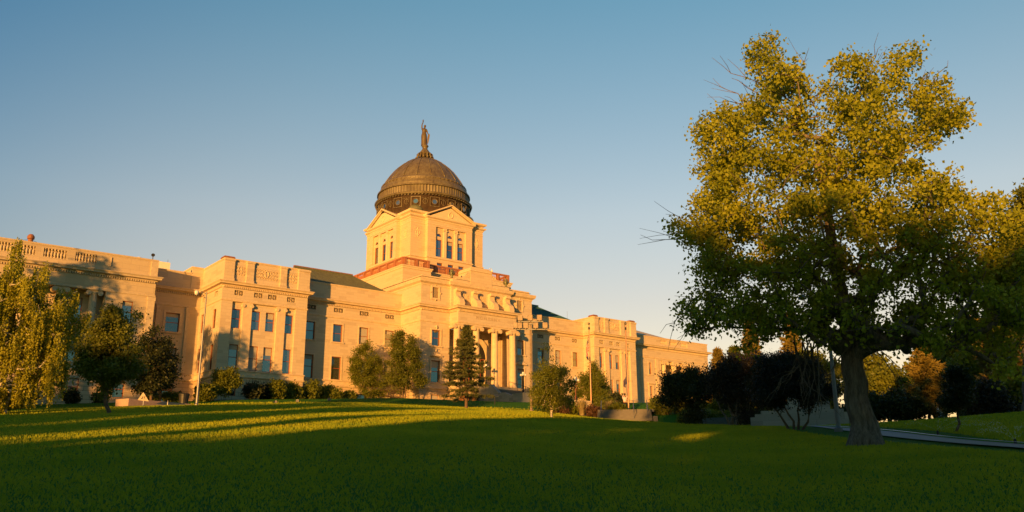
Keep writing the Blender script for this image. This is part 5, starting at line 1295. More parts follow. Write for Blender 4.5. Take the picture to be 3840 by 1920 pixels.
for i, (a, d, r, h, lm, kind, lb) in enumerate((
    (41.6, 85, .8, 1.0, L_RED, 'b', 'small reddish plant at the left end of the bed'),
    (42.2, 86, .9, 1.0, L_YEL, 'b', 'low green plant between the young birch and the pale grass'),
    (43.0, 86, .7, 1.7, L_STR, 't', 'tall pale feather grass left of the lamp pedestal'),
    (43.9, 85, .75, .85, L_RED, 'b', 'red brown bush before the lamp pedestal'),
    (44.9, 86, .8, 1.6, L_STR, 't', 'tall pale feather grass right of the lamp pedestal'),
    (45.4, 85, 1.2, 1.3, L_YEL, 'b', 'green bush under the striped flag pole'),
    (45.2, 92, 1.4, 1.6, L_DRK, 'b', 'dark shrub behind the upper handrail'),
    (48.0, 91, 1.0, 1.1, L_YEL, 'b', 'yellow green shrub left of the person'),
    (50.0, 80, 1.1, 1.2, L_YEL, 'b', 'green shrub right of the garden steps'),
    (50.7, 82, .9, 1.5, L_STR, 't', 'straw coloured grass right of the garden steps'),
    (51.5, 79, 1.3, 1.4, L_YEL, 'b', 'yellow green shrub in the lower bed'),
    (52.4, 78, 1.2, 1.2, L_GRN, 'b', 'green shrub left of the silver grass'),
    (53.4, 74, .9, 1.1, L_SIL, 't', 'silvery grass clump at the end of the bed'),
    (54.3, 70, .8, 1.0, L_DRK, 'b', 'dark low bush beneath the leftmost shrub tree'),
    (53.2, 92, 1.3, 1.9, L_YEL, 'b', 'round sunlit shrub seen under the dark shrub trees'),
    (55.2, 92, 1.4, 2.2, L_YEL, 'b', 'larger sunlit shrub seen between the dark trunks'),
    (57.0, 92, 1.3, 2.0, L_YEL, 'b', 'sunlit shrub seen right of the dark trunks'),
    (48.6, 86, 1.5, 1.6, L_GRN, 'b', 'dense green bush just behind the garden steps'),
    (49.4, 88, 1.2, 1.5, L_YEL, 'b', 'bright bush behind the right handrail'),
    (50.6, 86, 1.4, 1.3, L_GRN, 'b', 'wide green bush behind the straw coloured grass'),
    (51.8, 86, 1.5, 1.5, L_YEL, 'b', 'upper bright bush in front of the far wing'),
    (53.0, 84, 1.5, 1.3, L_DRK, 'b', 'dark green bush above the silver grass'),
    (54.2, 82, 1.5, 1.5, L_GRN, 'b', 'green bush behind the leftmost shrub tree'),
    (55.6, 80, 1.5, 1.4, L_YEL, 'b', 'bright bush between the first two shrub trees'),
    (57.2, 80, 1.6, 1.6, L_GRN, 'b', 'green bush behind the middle shrub tree'),
    (44.4, 90, 1.4, 1.6, L_GRN, 'b', 'green bush behind the lamp pedestal'),
    (41.2, 92, 1.4, 1.5, L_GRN, 'b', 'green bush at the foot of the stair wall'),
    (59.5, 66, 1.0, 1.2, L_DRK, 'b', 'dark shrub left of the grey lamp post'),
    (63.2, 64, 1.2, 1.6, L_DRK, 'b', 'dark shrub by the far bend of the path'),
    (64.8, 64, 1.0, 1.4, L_STR, 't', 'dry grass clump beyond the path'),
    (66.2, 60, 1.0, 1.1, L_SIL, 't', 'pale grass clump at the foot of the mound'),
    (69.5, 62, 1.5, 2.2, L_YEL, 'b', 'sunlit shrub above the mound at the right edge'))):
    x, y = by_az(a, d)
    (bush(lb, x, y, r, h, lm, 150+i, leaf=.2, n=260, group=GP) if kind == 'b' else tuft(lb, x, y, r, h, lm, 150+i, group=GP))

# ------------------------------------------------------------------ paths, beds, steps
def ribbon(name, pts, mat, dz, sub=14, thick=0):
    """pts = [(xL,yL,xR,yR)...] laid on the ground"""
    V = []; W = 4
    P = []
    for k in range(len(pts)-1):
        for i in range(sub):
            t = i/sub; P.append([a*(1-t)+b*t for a, b in zip(pts[k], pts[k+1])])
    P.append(list(pts[-1]))
    for p in P:
        for j in range(W+1):
            u = j/W; x = p[0]*(1-u)+p[2]*u; y = p[1]*(1-u)+p[3]*u; V.append((x, y, ground(x, y)+dz))
    F = [(i*(W+1)+j, i*(W+1)+j+1, (i+1)*(W+1)+j+1, (i+1)*(W+1)+j) for i in range(len(P)-1) for j in range(W)]
    o = np_mesh(name, V, F, mat, smooth=True); tag(o, kind='structure'); return o
ribbon('path', E2, PATHM, .05, 2)
ribbon('kerb', [(c-(c-a)*.05, d-(d-b)*.05, c+(c-a)*.03, d+(d-b)*.03) for a, b, c, d in E2], KERB, .10, 2)
m = MB()
bed = smooth([(53,64.5,56,68),(57.2,62.0,60,66),(60.5,59.2,63.5,63.0)]); ribbon('mulch_bed', bed, MULCH, .12, 2)
ribbon('mulch_bed', smooth([(60.8,51.5,66,56),(61.5,48.5,67,52),(60.0,44.5,66,48)]), MULCH, .12, 2)
# garden steps rising to the plaza
t = thing('garden_steps', (60.2, 58.6, 5.5), 'broad pale stone garden steps with handrails rising from the lawn', 'steps')
dv = Vector((.717, .697, 0)); rv = Vector((.697, -.717, 0)); up = Vector((0,0,1)); c0 = Vector((58.9, 57.3, 5.42))
m = MB()
for i in range(6): m.obox(c0+dv*(i*.45+1.5)+up*(.1+i*.2), rv, dv, up, 2.6-.01*i, 1.8, .13)
m.obox(c0+dv*5.2+up*1.16, rv, dv, up, 2.9, 2.4, .12)
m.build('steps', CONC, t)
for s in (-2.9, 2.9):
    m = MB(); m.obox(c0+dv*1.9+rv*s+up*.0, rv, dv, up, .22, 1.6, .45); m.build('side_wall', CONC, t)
for s in (-2.2, 0.9, 2.2):
    m = MB(); a = c0+rv*s-dv*.1+up*1.0; b = a+dv*2.6+up*1.15; m.tube([a-dv*.25-up*.1, a, b, b+dv*.4], .035, 6)
    for q in (a, (a+b)/2, b): m.tube([q-up*1.1, q], .03, 6)
    m.build('handrail', STEEL, t)
# plaza walkway strip behind the shrub trees
t2 = thing('low_wall', (62, 46, G(62,46)), 'low pale concrete wall seen beneath the dark shrub trees', 'wall')
m = MB(); m.obox((60.5, 44.0, G(60.5,44.0)+.35), Vector((.62,-.78,0)), Vector((.78,.62,0)), up, 5.0, .3, .42); m.build('wall', CONC, t2)
# monument base
t = thing('monument', (52.0, 33.8, G(52,33.8)), 'stepped grey stone monument base behind the dark shrub trees', 'monument')
a1 = Vector((.545,-.838,0)); a2 = Vector((.838,.545,0)); c = Vector((52.0, 33.8, G(52,33.8)))
m = MB()
for hx, z0, z1 in ((3.3,-.4,.55),(3.0,.55,.75),(2.6,.75,.95),(1.8,.95,1.5)): m.obox(c+up*((z0+z1)/2), a1, a2, up, hx, min(hx, 2.2), (z1-z0)/2)
m.build('plinth', GRANITE, t)
m = MB()
for s in (-1, 1):
    pr = [(1.8,.95),(2.6,.95),(2.2,1.15),(2.0,1.5),(1.8,1.5)]
m.obox(c+up*2.5, a1, a2, up, .9, .9, 1.0); m.obox(c+up*3.6, a1, a2, up, 1.0, 1.0, .1)
m.build('pedestal', GRANITE, t)

# ------------------------------------------------------------------ poles, lamps, flags
def pole(name, label, x, y, H, r0, r1, mat, group=None, z=None):
    z = G(x, y) if z is None else z
    t = thing(name, (x, y, z), label, name.replace('_', ' ')); m = MB()
    m.lathe(x, y, [(r0*1.8, z-.3), (r0*1.8, z+.15), (r0*1.1, z+.22), (r0, z+.3), (r1, z+H)], 10); m.build('pole', mat, t); return t, z
t, z = pole('camera_pole', 'tall grey pole with a camera arm in front of the left pavilion', 25.08, 76.49, 10.3, .12, .065, STEEL)
m = MB(); u = Vector((-.79,.6,0)); p = Vector((25.08,76.49,z+10.1)); m.tube([p, p+u*.55+up*.25], .04, 6); m.tube([p-up*.5, p+u*.5+up*.15], .03, 6); m.build('bracket', STEEL, t)
m = MB(); q = p+u*.9+up*.12; m.lathe(q.x, q.y, [(.02,q.z-.25),(.17,q.z-.15),(.2,q.z),(.18,q.z+.15),(.05,q.z+.22)], 12); m.build('camera_dome', WHITE, t, smooth=True)
for hh in (4.0, 6.5): m = MB(); m.lathe(25.08, 76.49, [(.10,z+hh),(.125,z+hh+.02),(.125,z+hh+.1),(.09,z+hh+.12)], 10); m.build('pole_band', STEEL, t)
# floodlight mast
t, z = pole('floodlight_mast', 'wooden mast carrying two rows of boxy floodlights right of the portico', 48.49, 58.52, 8.35, .115, .075, plain('weathered_wood_pole', (.26,.19,.13), .9, var=.3, scale=5))
X1 = Vector((.79,-.61,0)); Y1 = Vector((-.61,-.79,0)); p = Vector((48.49,58.52,z+8.0))
for dz, hw in ((.1, 1.15), (-.62, 1.5), (-.12, .75)):
    m = MB(); m.obox(p+up*dz+Y1*.14, X1, Y1, up, hw, .04, .045); m.build('crossarm', STEEL, t)
def flood(c):
    m = MB(); m.obox(c, X1, Y1, up, .21, .28, .25); m.obox(c-Y1*.33, X1, Y1, up, .13, .06, .16); m.obox(c+Y1*.2-up*.27, X1, Y1, up, .03, .03, .12)
    for q in (-.12, 0, .12): m.obox(c+X1*.225, X1, Y1, up, .012, .24, .2)
    f = m.build('floodlight', plain('floodlight_housing', (.30,.23,.16), .55, .2) if 'floodlight_housing' not in bpy.data.materials else bpy.data.materials['floodlight_housing'], t)
    m = MB(); m.obox(c+X1*.25, X1, Y1, up, .012, .22, .18); m.build('lens', DARK, f)
for s in (-.95, -.05, .8): flood(p+X1*s+up*.42+Y1*.1)
for s in (-1.35, -1.0, -.45, .45, 1.3): flood(p+X1*s-up*.28+Y1*.1)
# grey post right
t, z = pole('lamp_post', 'slim grey steel post rising into the crown left of the great trunk', 34.52, 20.70, 5.6, .10, .06, STEEL)
m = MB(); m.tube([(34.52,20.7,z+5.5),(34.3,20.9,z+5.9),(33.8,21.3,z+6.0)], .04, 6); m.lathe(33.7, 21.35, [(.05,z+5.85),(.2,z+5.9),(.12,z+6.1)], 10); m.build('lamp_head', STEEL, t)
# globe lamps
GLOBE = NT('opal_glass').set(Base_Color=(.85,.82,.76), Roughness=.25).mat
def globe_lamp(label, x, y, z, h=2.0, iron=IRON, ped=None):
    t = thing('street_lamp', (x, y, z), label, 'street lamp', 'globe lamps by the stairs and beds'); m = MB()
    m.lathe(x, y, [(.26,z),(.26,z+.12),(.2,z+.16),(.14,z+.35),(.2,z+.42),(.1,z+.5),(.075,z+.6),(.06,z+h*.8),(.1,z+h*.82),(.05,z+h*.86),(.05,z+h*.98)], 12)
    for k in range(4):
        a = PI/4+PI*k/2; m.tube([(x,y,z+h*.84),(x+.2*math.cos(a),y+.2*math.sin(a),z+h*.86),(x+.28*math.cos(a),y+.28*math.sin(a),z+h*.9)], .025, 5)
    m.build('post', iron, t, smooth=False)
    for k in range(5):
        a = PI/4+PI*k/2; r = 0 if k == 4 else .28; zz = z+h*(1.06 if k == 4 else .955)
        g = MB(); g.lathe(x+r*math.cos(a), y+r*math.sin(a), [(.155*math.cos(b), zz+.155*math.sin(b)) for b in [-PI/2+PI*i/10 for i in range(11)]], 14); g.build('globe', GLOBE, t, smooth=True)
globe_lamp('black globe lamp on the right pedestal of the portico stairs', 69.6, 85.6, 10.88, 2.5)
globe_lamp('globe lamp half hidden behind the spruce at the stairs', 69.55, 93.6, 12.63, 2.6)
z = G(62.3,67.7); ped = thing('pedestal', (62.3, 67.7, z), 'square stone pedestal under the sunlit globe lamp in the planting bed', 'pedestal')
m = MB(); m.box(61.2, 63.4, 66.6, 68.8, z-.3, 8.0); m.box(61.1, 63.5, 66.5, 68.9, 8.0, 8.2); m.build('block', STONE, ped)
globe_lamp('sunlit globe lamp on the stone pedestal left of the striped flag', 62.3, 67.7, 8.2, 2.35, RUST)
# flagpoles
STRIPE = {}
def flagpole(label, x, y, ztop):
    z = G(x, y); t = thing('flagpole', (x, y, z), label, 'flagpole', 'flagpoles by the garden steps'); m = MB(); m.lathe(x, y, [(.16,z-.3),(.16,z+.2),(.1,z+.25),(.055,ztop)], 12); m.build('pole', plain('bronze_pole', (.33,.19,.12), .4, .5, var=.08) if 'bronze_pole' not in bpy.data.materials else bpy.data.materials['bronze_pole'], t)
    g = MB(); g.lathe(x, y, [(.13*math.cos(b), ztop+.16+.13*math.sin(b)) for b in [-PI/2+PI*i/8 for i in range(9)]], 12); g.build('finial', plain('finial_bronze', (.2,.16,.08), .35, .7), t, smooth=True)
    g = MB(); g.lathe(x, y, [(.07,ztop-.5),(.1,ztop-.45),(.1,ztop-.25),(.06,ztop-.2)], 8); g.build('truck', IRON, t); return t
flagpole('flagpole with the red and white striped flag hanging limp', 63.48, 66.59, 16.42)
flagpole('bare flagpole next to the person on the garden steps', 63.4, 61.03, 15.6)
def flagmat():
    m = NT('striped_flag'); p = m.pos(); uv = m.new('ShaderNodeUVMap').outputs[0]
    sep = m.new('ShaderNodeSeparateXYZ'); m.l(uv, sep.inputs[0]); U, V_ = sep.outputs[0], sep.outputs[1]
    st = m.math('GREATER_THAN', m.math('FRACT', m.math('MULTIPLY', V_, 6.5)), .5)
    col = m.mix(st, (.62,.05,.045), (.75,.70,.64))
    inC = m.math('MULTIPLY', m.math('LESS_THAN', U, .4), m.math('GREATER_THAN', V_, .4615))
    fx_ = m.math('SUBTRACT', m.math('FRACT', m.math('MULTIPLY', U, 15)), .5); fy_ = m.math('SUBTRACT', m.math('FRACT', m.math('MULTIPLY', V_, 16.7)), .5)
    r2 = m.math('ADD', m.math('MULTIPLY', fx_, fx_), m.math('MULTIPLY', fy_, fy_)); star = m.math('LESS_THAN', r2, .06)
    col = m.mix(inC, col, m.mix(star, (.012,.014,.04), (.7,.68,.62)))
    m.set(Base_Color=col, Roughness=.8); return m.mat
def limp_flag(name, label, x, y, ztop, L, Hh, mat, seed, fold=5.0):
    """hanging cloth: hoist on the pole, fly end drops down in folds"""
    nu, nv = 36, 18; V = []; UV = []
    for j in range(nv+1):
        v = j/nv
        for i in range(nu+1):
            u = i/nu
            drop = L*u*(.78+.1*v); out = .10+.30*math.sin(min(1, u*1.25)*PI/2)*(.5+.5*v)*.8
            w = .11*math.sin(u*fold*PI+v*2.2)*min(1, u*3)+.05*math.sin(u*13+v*5)
            zz = ztop-(1-v)*Hh*(1-.45*u)-drop*(.95)
            px = out+.10*math.sin(v*4+u*6)*u
            q = Vector((x, y, 0))+X1*(-px)+Y1*(w); V.append((q.x, q.y, zz)); UV.append((u, v))
    F = [(j*(nu+1)+i, j*(nu+1)+i+1, (j+1)*(nu+1)+i+1, (j+1)*(nu+1)+i) for j in range(nv) for i in range(nu)]
    T = (x, y, ztop-Hh); me = bpy.data.meshes.new(name); me.from_pydata([(a-T[0], b-T[1], c-T[2]) for a, b, c in V], [], F); uvl = me.uv_layers.new(name='UVMap')
    for lp in me.loops: uvl.data[lp.index].uv = UV[lp.vertex_index]
    me.polygons.foreach_set('use_smooth', [True]*len(me.polygons)); me.materials.append(mat); o = bpy.data.objects.new(name, me); o.location = T; COL.objects.link(o)
    sm = o.modifiers.new('thick', 'SOLIDIFY'); sm.thickness = .01; return tag(o, label, 'flag')
limp_flag('flag', 'red and white striped flag with star field hanging limp from the left flagpole', 63.48, 66.59, 15.4, 2.6, 1.7, flagmat(), 1)
limp_flag('flag', 'bunched dark blue flag held at the pole by the person', 63.2, 60.9, 10.3, 1.0, .8, plain('blue_flag_cloth', (.10,.08,.16), .8), 2)

# person on the steps handling the flag
PS = thing('person', (63.1, 61.25, 6.72), 'person in a pale shirt and black trousers reaching up beside the bare flagpole', 'person')
px_, py_, pz_ = PS.location
RVp = Vector((.79,-.61,0)); FVp = Vector((.61,.79,0))
def pp(u, f, z): v = Vector((px_, py_, 0))+RVp*u+FVp*f; return (v.x, v.y, pz_+z)
SKIN = plain('skin', (.45,.25,.16), .6, bump=0, var=.05); SHIRT = plain('pale_pink_shirt', (.62,.50,.50), .85, var=.05, bump=0); TROU = plain('black_trousers', (.02,.02,.022), .85, var=.1, bump=0)
def skinned(name, verts, edges, mat, parent, sub=2):
    me = bpy.data.meshes.new(name); T = wloc(parent); me.from_pydata([tuple(Vector(v[0])-T) for v in verts], edges, []); o = bpy.data.objects.new(name, me); COL.objects.link(o); o.parent = parent
    s = o.modifiers.new('skin', 'SKIN'); s.use_smooth_shade = True
    for i, v in enumerate(verts): me.skin_vertices[0].data[i].radius = v[1]
    me.skin_vertices[0].data[0].use_root = True
    q = o.modifiers.new('sub', 'SUBSURF'); q.levels = sub; q.render_levels = sub; me.materials.append(mat); return o
bv = [(pp(0,0,.95),(.15,.11)), (pp(0,.01,1.15),(.14,.1)), (pp(0,.02,1.38),(.17,.11)), (pp(0,.02,1.5),(.07,.07)), (pp(.01,.03,1.58),(.06,.07)), (pp(.01,.05,1.68),(.085,.10)), (pp(.01,.04,1.78),(.07,.08)),
      (pp(.2,.03,1.42),(.06,.06)), (pp(.34,.12,1.62),(.045,.045)), (pp(.42,.2,1.86),(.035,.035)), (pp(.43,.21,1.96),(.03,.02)),
      (pp(-.2,.03,1.42),(.06,.06)), (pp(-.16,.2,1.6),(.045,.045)), (pp(.06,.3,1.82),(.035,.035)), (pp(.12,.32,1.9),(.03,.02)),
      (pp(.1,0,.88),(.1,.1)), (pp(.12,.03,.5),(.07,.07)), (pp(.13,-.02,.1),(.05,.05)), (pp(.14,.12,.05),(.04,.035)),
      (pp(-.1,0,.88),(.1,.1)), (pp(-.12,.05,.5),(.07,.07)), (pp(-.13,.0,.1),(.05,.05)), (pp(-.14,.14,.05),(.04,.035))]
be = [(0,1),(1,2),(2,3),(3,4),(4,5),(5,6),(2,7),(7,8),(8,9),(9,10),(2,11),(11,12),(12,13),(13,14),(0,15),(15,16),(16,17),(17,18),(0,19),(19,20),(20,21),(21,22)]
for hb, sgn in ((10, 1), (14, -1)):
    P0 = Vector(bv[hb][0])
    for k in range(5):
        a = (k-2)*.011; bv.append((tuple(P0+RVp*(a if k else -.035*sgn)+up*(.05 if k else .0)),(.009,.009))); bv.append((tuple(P0+RVp*(a*1.4 if k else -.05*sgn)+up*(.09-abs(k-2.5)*.008 if k else .03)+FVp*.012),(.008,.008)))
        n_ = len(bv); be += [(hb, n_-2), (n_-2, n_-1)]
skinned('body', bv, be, SKIN, PS)
sv = [(pp(0,0,.92),(.17,.13)), (pp(0,.01,1.15),(.16,.12)), (pp(0,.02,1.38),(.18,.125)), (pp(0,.02,1.47),(.09,.08)), (pp(.2,.03,1.42),(.075,.075)), (pp(.33,.11,1.6),(.06,.06)), (pp(.39,.17,1.76),(.048,.048)), (pp(-.2,.03,1.42),(.075,.075)), (pp(-.16,.19,1.59),(.06,.06)), (pp(-.03,.26,1.73),(.048,.048))]
skinned('shirt', sv, [(0,1),(1,2),(2,3),(2,4),(4,5),(5,6),(2,7),(7,8),(8,9)], SHIRT, PS)
tv = [(pp(0,0,.95),(.165,.125)), (pp(.1,0,.86),(.115,.115)), (pp(.12,.03,.5),(.085,.085)), (pp(.13,-.02,.09),(.07,.07)), (pp(-.1,0,.86),(.115,.115)), (pp(-.12,.05,.5),(.085,.085)), (pp(-.13,0,.09),(.07,.07))]
skinned('trousers', tv, [(0,1),(1,2),(2,3),(0,4),(4,5),(5,6)], TROU, PS)
m = MB(); h = Vector(pp(.01,.02,1.72)); m.tube([tuple(h+up*d) for d in (-.1,-.03,.05,.12,.15)], [.06,.1,.11,.08,.02], 10); m.build('hair', plain('dark_hair', (.03,.02,.015), .7, bump=0), PS, smooth=True)

# ------------------------------------------------------------------ small things
zp = G(23.5, 83.0)
t = thing('planter', (23.2, 82.7, zp), 'long low pink stone planter wall on the lawn edge by the left wing', 'planter')
m = MB(); d1 = Vector((.93,.37,0)).normalized(); d2 = Vector((-d1.y, d1.x, 0)); c = Vector((23.3, 82.8, zp+.12))
m.obox(c, d1, d2, up, 3.4, .9, .34); m.build('stone_wall', plain('pink_granite', (.46,.31,.24), .8, var=.15, scale=9), t)
m = MB(); m.obox(c+up*.343, d1, d2, up, 3.1, .65, .01); m.build('soil', MULCH, t)
t = thing('warning_sign', (21.6, 80.2, G(21.6,80.2)), 'small pale triangular sign on a post before the stone planter', 'sign')
m = MB(); zz = G(21.6,80.2); b = Vector((21.6,80.2,zz)); m.tube([b, b+up*.75], .03, 6); m.build('post', WHITE, t)
m = MB(); tri = [b+X1*-.52+up*.62, b+X1*.5+up*.5, b+X1*-.08+up*1.32]; m.poly([tuple(v+Y1*.05) for v in tri]); m.poly([tuple(v+Y1*.03) for v in tri[::-1]])
for i in range(3): j = (i+1) % 3; m.quad(tuple(tri[i]+Y1*.05), tuple(tri[i]+Y1*.03), tuple(tri[j]+Y1*.03), tuple(tri[j]+Y1*.05))
m.build('sign_panel', plain('sign_cream', (.42,.34,.24), .6, bump=0), t)
m = MB()
for a, q in ((-.12, .82), (.06, .86)): m.tube([tuple(b+X1*a+Y1*.06+up*(q-.1)), tuple(b+X1*(a+.05)+Y1*.06+up*(q+.12))], .022, 5)
m.tube([tuple(b+X1*-.2+Y1*.06+up*.74), tuple(b+X1*-.14+Y1*.06+up*.78)], .03, 5); m.build('sign_symbol', DARK, t)
t = thing('marker_post', (23.9, 80.9, G(23.9,80.9)), 'short white marker post before the stone planter', 'post'); zz = G(23.9,80.9); m = MB(); m.lathe(23.9, 80.9, [(.035,zz),(.035,zz+.5),(.015,zz+.53)], 8); m.build('post', WHITE, t); m = MB(); m.lathe(23.9, 80.9, [(.04,zz+.4),(.04,zz+.46)], 8); m.build('reflector', DARK, t)
t = thing('trash_can', (27.4, 87.6, G(27.4,87.6)), 'black round trash can at the right end of the planter', 'trash can'); zz = G(27.4,87.6); m = MB(); m.lathe(27.4, 87.6, [(.42,zz),(.5,zz+.9),(.54,zz+.92),(.54,zz+1.0)], 16); m.build('bin', IRON, t); m = MB(); m.lathe(27.4, 87.6, [(.54,zz+1.0),(.5,zz+1.1),(.2,zz+1.15)], 16); m.build('lid', DARK, t)
for i, (a, d, lb) in enumerate(((22.93, 90, 'small white ground light box in the grass under the left pavilion'), (24.3, 92, 'small white ground light box near the pavilion corner'), (26.3, 95, 'white ground light box before the wing bushes'))):
    x, y = by_az(a, d); zz = G(x, y); t = thing('ground_light', (x, y, zz), lb, 'ground light', 'white ground light boxes'); m = MB(); m.obox((x, y, zz+.13), X1, Y1, up, .16, .12, .13); m.build('box', CONC, t)
    m = MB(); m.obox((x, y, zz+.28), X1, Y1, up, .13, .1, .012); m.build('lens', STEEL, t)
x, y = by_az(37.2, 95); zz = G(x, y); t = thing('plaque_stand', (x, y, zz), 'tilted dark information plaque on a post before the stair wall', 'plaque'); m = MB(); m.tube([(x,y,zz),(x,y,zz+.95)], .05, 6); m.build('post', IRON, t)
m = MB(); m.obox((x, y, zz+1.02), X1, (Y1*.85-up*.5).normalized(), (up*.85+Y1*.5).normalized(), .5, .3, .03); m.build('panel', plain('plaque_blue_grey', (.03,.045,.055), .6, bump=0), t)
# sprinklers with fine spray
SPRAY = NT('water_spray'); tr_ = SPRAY.new('ShaderNodeBsdfTransparent'); df_ = SPRAY.new('ShaderNodeBsdfTranslucent'); df_.inputs[0].default_value = (.8,.85,.9,1); d2_ = SPRAY.new('ShaderNodeBsdfDiffuse'); d2_.inputs[0].default_value = (.8,.85,.9,1)
a_s = SPRAY.new('ShaderNodeAddShader'); SPRAY.l(df_.outputs[0], a_s.inputs[0]); SPRAY.l(d2_.outputs[0], a_s.inputs[1])
mx_ = SPRAY.new('ShaderNodeMixShader'); mx_.inputs[0].default_value = .3; SPRAY.l(tr_.outputs[0], mx_.inputs[1]); SPRAY.l(a_s.outputs[0], mx_.inputs[2]); SPRAY.l(mx_.outputs[0], SPRAY.out.inputs[0])
for i, (x, y, R_, lb) in enumerate(((30.7, 14.61, 2.6, 'lawn sprinkler spraying a fine fan left of the young tree'), (25.35, 10.0, 2.2, 'lawn sprinkler spraying at the right edge by the path'))):
    zz = G(x, y); t = thing('sprinkler', (x, y, zz), lb, 'sprinkler', 'lawn sprinklers by the path'); m = MB(); m.lathe(x, y, [(.04,zz),(.04,zz+.12),(.02,zz+.15)], 8); m.build('head', IRON, t)
    rng = np.random.default_rng(80+i); P = []
    for a in rng.uniform(0, 2*PI, 11):
        e = rng.uniform(.35, 1.0); vv = R_*rng.uniform(.6, 1.1); k = 90; s = rng.random(k)**.7
        P.append(np.stack([x+math.cos(a)*s*vv*math.cos(e), y+math.sin(a)*s*vv*math.cos(e), zz+.12+s*vv*math.sin(e)-s*s*vv*.7*math.sin(e)], 1)+rng.normal(0, .02, (k, 3))*s[:, None]*2)
    C_ = np.concatenate(P); LV, LF = leaf_quads(C_, rng, .014, 1, 0); o = np_mesh('water_spray', LV, LF, SPRAY.mat, t); o['kind'] = 'stuff'

# ------------------------------------------------------------------ unseen shade casters behind and beside the photographer
US = np.array([.8369, .5473]); VS = np.array([.5473, -.8369])
HT = [(-100,17),(-66,16),(-65.9,13.8),(-59,13.5),(-58,12),(-54,11.4),(-50.5,11.4),(-50,8.4),(-42.4,8.4),(-42,11.4),(-41.6,21.2),(-33.2,21.2),(-33,11.2),(-28.6,11),(-22.2,10.4),(-21.6,7.8),(-13.4,8.0),(-12.4,8.9),(-12.2,13.8),(-10,15),(-9,15.5),(-5,15.2),(-3.8,14.4),(-3.4,12),(-2,11.4),(4,11.2),(4.6,10.4),(8.5,10.8),(9,12.6),(26,12.6),(45,11.5)]  # top heights of the added belt, set to place its shade edge
GAPS = [(-42,-33.1,11.6,14.6,0),(-17.1,-13.4,4.7,99,0),(-21.5,-18.2,4.6,99,0),(-22.5,-21.7,5.0,99,.3),(-28.6,-26.0,6.0,99,.1),(-31.8,-31.2,7.0,99,.2),(-44.2,-43.2,7,99,.2),(-4.9,-3.3,5.5,7.3,0),(-8.3,-7.0,4.9,8.0,.35)]  # openings placed in the belt so sun streaks get through
def shade_belt():
    """unseen leaf belt added behind the viewer: top and gaps shaped for streaky lawn shade"""
    rng = np.random.default_rng(9); n = 200000
    ss = rng.uniform(-100, 45, n); zz = rng.uniform(-5, 21.5, n)
    H = np.interp(ss, [h[0] for h in HT], [h[1] for h in HT]) + .45*np.sin(ss*1.9)+.35*np.sin(ss*4.3+1)
    keep = (zz < H) | ((ss > -18.9) & (ss < -13.2) & (zz > 12.2) & (zz < 14.3))  # second term: floating leaf block added to shade the garden steps
    for s0, s1, h0, h1, p in GAPS: keep &= ~((ss > s0) & (ss < s1) & (zz > h0) & (zz < h1) & (rng.random(n) > p))
    ss = ss[keep]; zz = zz[keep]; tt = -55+rng.uniform(-2.5, 2.5, len(ss))
    C_ = np.stack([ss*VS[0]+tt*US[0], ss*VS[1]+tt*US[1], zz], 1)
    LV, LF = leaf_quads(C_, rng, .8, .9, .2); o = np_mesh('leaf_occluder', LV, LF, L_GRN); tag(o, 'unseen leaf belt added behind the viewer to shade the lawn and stairs', 'leaf_occluder', kind='stuff')
shade_belt()
for i, (x, y, H, r, lb) in enumerate(((1.5,78,14.5,3.3,'tall tree left of the view shading the pavilion corner'), (-8,84,21.5,4.6,'broad tree left of the view shading the left wing'), (-17,90,23,5,'farthest tree left of the view'), (-2.2,80,16.5,3.0,'loose tree left of the view shading the pavilion side'))):
    z0 = G(x, y); rng = np.random.default_rng(300+i)
    L = [(x+rng.uniform(-.5,.5)*r, y+rng.uniform(-.5,.5)*r, z0+H*f, r*q) for f, q in ((.42,.62),(.52,.75),(.62,.8),(.72,.7),(.82,.6),(.92,.4))]
    tree('shade_tree', lb, (x, y, z0), (x, y, z0+H*.95), .3, L, 420 if i < 3 else 230, 16, .42, L_GRN, BARK2, 300+i, rc=.5, start=.25, group='trees just left of the view')

# ------------------------------------------------------------------ light, sky, camera
EL = math.radians(3.0)
sun = bpy.data.lights.new('sun', 'SUN'); sun.energy = 3.05; sun.angle = math.radians(.55); sun.color = (1.0, .455, .10)
so = bpy.data.objects.new('sun', sun); COL.objects.link(so)
dvec = Vector((US[0]*math.cos(EL), US[1]*math.cos(EL), -math.sin(EL))); so.rotation_euler = dvec.to_track_quat('-Z', 'Y').to_euler()
w = bpy.data.worlds.new('World'); sc.world = w; w.use_nodes = True; nt = w.node_tree; nt.nodes.clear()
out = nt.nodes.new('ShaderNodeOutputWorld'); bg = nt.nodes.new('ShaderNodeBackground'); sky = nt.nodes.new('ShaderNodeTexSky')
sky.sky_type = 'NISHITA'; sky.sun_disc = False; sky.sun_elevation = EL; sky.sun_rotation = math.radians(236.8)
sky.altitude = 1200; sky.air_density = 1.0; sky.dust_density = 3.0; sky.ozone_density = 1.0
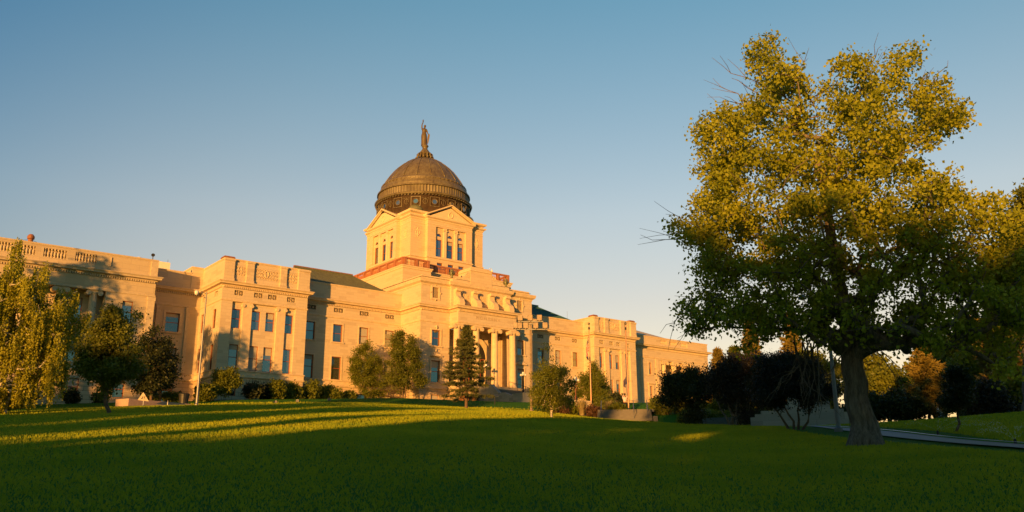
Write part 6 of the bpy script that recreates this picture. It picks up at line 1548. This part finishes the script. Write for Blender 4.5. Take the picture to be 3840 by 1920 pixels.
# low western dusk light: the sky is warmer towards the horizon and deeper blue higher up
gc = nt.nodes.new('ShaderNodeTexCoord'); sx_ = nt.nodes.new('ShaderNodeSeparateXYZ'); nt.links.new(gc.outputs['Generated'], sx_.inputs[0])
rp = nt.nodes.new('ShaderNodeValToRGB'); nt.links.new(sx_.outputs[2], rp.inputs[0]); el = rp.color_ramp.elements
for p, c in ((.0, (1.2,.80,.68,1)), (.2, (1.15,.83,.75,1)), (.3, (1.12,.92,.86,1)), (.52, (.62,.88,.94,1)), (.75, (.45,.75,.9,1))):
    e = el.new(p) if p not in (0.0,) else el[0]; e.position = p; e.color = c
el.remove(el[-1])
mxs = nt.nodes.new('ShaderNodeMix'); mxs.data_type = 'RGBA'; mxs.blend_type = 'MULTIPLY'; mxs.inputs[0].default_value = 1; mxs.clamp_result = False
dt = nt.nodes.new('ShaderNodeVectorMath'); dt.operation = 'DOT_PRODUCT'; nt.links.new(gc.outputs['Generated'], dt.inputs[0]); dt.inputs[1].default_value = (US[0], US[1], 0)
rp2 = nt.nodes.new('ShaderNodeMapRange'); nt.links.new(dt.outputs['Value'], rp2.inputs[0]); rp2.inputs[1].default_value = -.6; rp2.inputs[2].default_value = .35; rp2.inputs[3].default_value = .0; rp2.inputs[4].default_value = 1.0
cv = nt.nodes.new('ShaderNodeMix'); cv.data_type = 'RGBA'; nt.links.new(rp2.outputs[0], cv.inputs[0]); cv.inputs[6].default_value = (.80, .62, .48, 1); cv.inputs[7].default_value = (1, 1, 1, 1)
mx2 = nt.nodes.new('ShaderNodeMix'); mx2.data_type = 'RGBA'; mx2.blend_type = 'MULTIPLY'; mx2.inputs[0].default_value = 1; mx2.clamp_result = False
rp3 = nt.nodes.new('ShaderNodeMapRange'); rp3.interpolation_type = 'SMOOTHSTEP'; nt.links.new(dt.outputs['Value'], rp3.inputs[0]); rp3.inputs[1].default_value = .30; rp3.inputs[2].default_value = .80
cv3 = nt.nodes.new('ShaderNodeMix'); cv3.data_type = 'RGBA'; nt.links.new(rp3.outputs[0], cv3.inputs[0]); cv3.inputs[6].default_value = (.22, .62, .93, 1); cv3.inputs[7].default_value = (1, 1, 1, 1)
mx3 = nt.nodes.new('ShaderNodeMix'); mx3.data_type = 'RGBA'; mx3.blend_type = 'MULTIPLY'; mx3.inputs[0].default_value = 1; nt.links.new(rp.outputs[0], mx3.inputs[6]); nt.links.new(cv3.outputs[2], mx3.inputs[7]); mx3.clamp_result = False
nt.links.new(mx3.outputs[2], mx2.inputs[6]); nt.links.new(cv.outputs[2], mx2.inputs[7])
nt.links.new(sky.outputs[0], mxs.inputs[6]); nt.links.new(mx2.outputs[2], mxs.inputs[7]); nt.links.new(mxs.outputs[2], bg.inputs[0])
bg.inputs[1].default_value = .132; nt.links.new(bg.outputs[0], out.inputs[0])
cam = bpy.data.cameras.new('camera'); cam.sensor_width = 36; cam.lens = 36*3178.9/3840; cam.clip_end = 9000; cam.clip_start = .1
co = bpy.data.objects.new('camera', cam); COL.objects.link(co)
p_, r_, y_ = 2.59221799e-01, -4.93070370e-03, 6.70223873e-01
f0 = Vector((math.sin(y_)*math.cos(p_), math.cos(y_)*math.cos(p_), math.sin(p_))); r0 = Vector((math.cos(y_), -math.sin(y_), 0)); u0 = r0.cross(f0)
rr = r0*math.cos(r_)+u0*math.sin(r_); uu = -r0*math.sin(r_)+u0*math.cos(r_)
co.matrix_world = Matrix(((rr.x,uu.x,-f0.x,0),(rr.y,uu.y,-f0.y,0),(rr.z,uu.z,-f0.z,0),(0,0,0,1)))
sc.camera = co
sc.view_settings.view_transform = 'Standard'; sc.view_settings.look = 'None'; sc.view_settings.gamma = 1; sc.view_settings.exposure = 1.45
sc.render.engine = 'CYCLES'; sc.cycles.max_bounces = 5; sc.cycles.transparent_max_bounces = 8
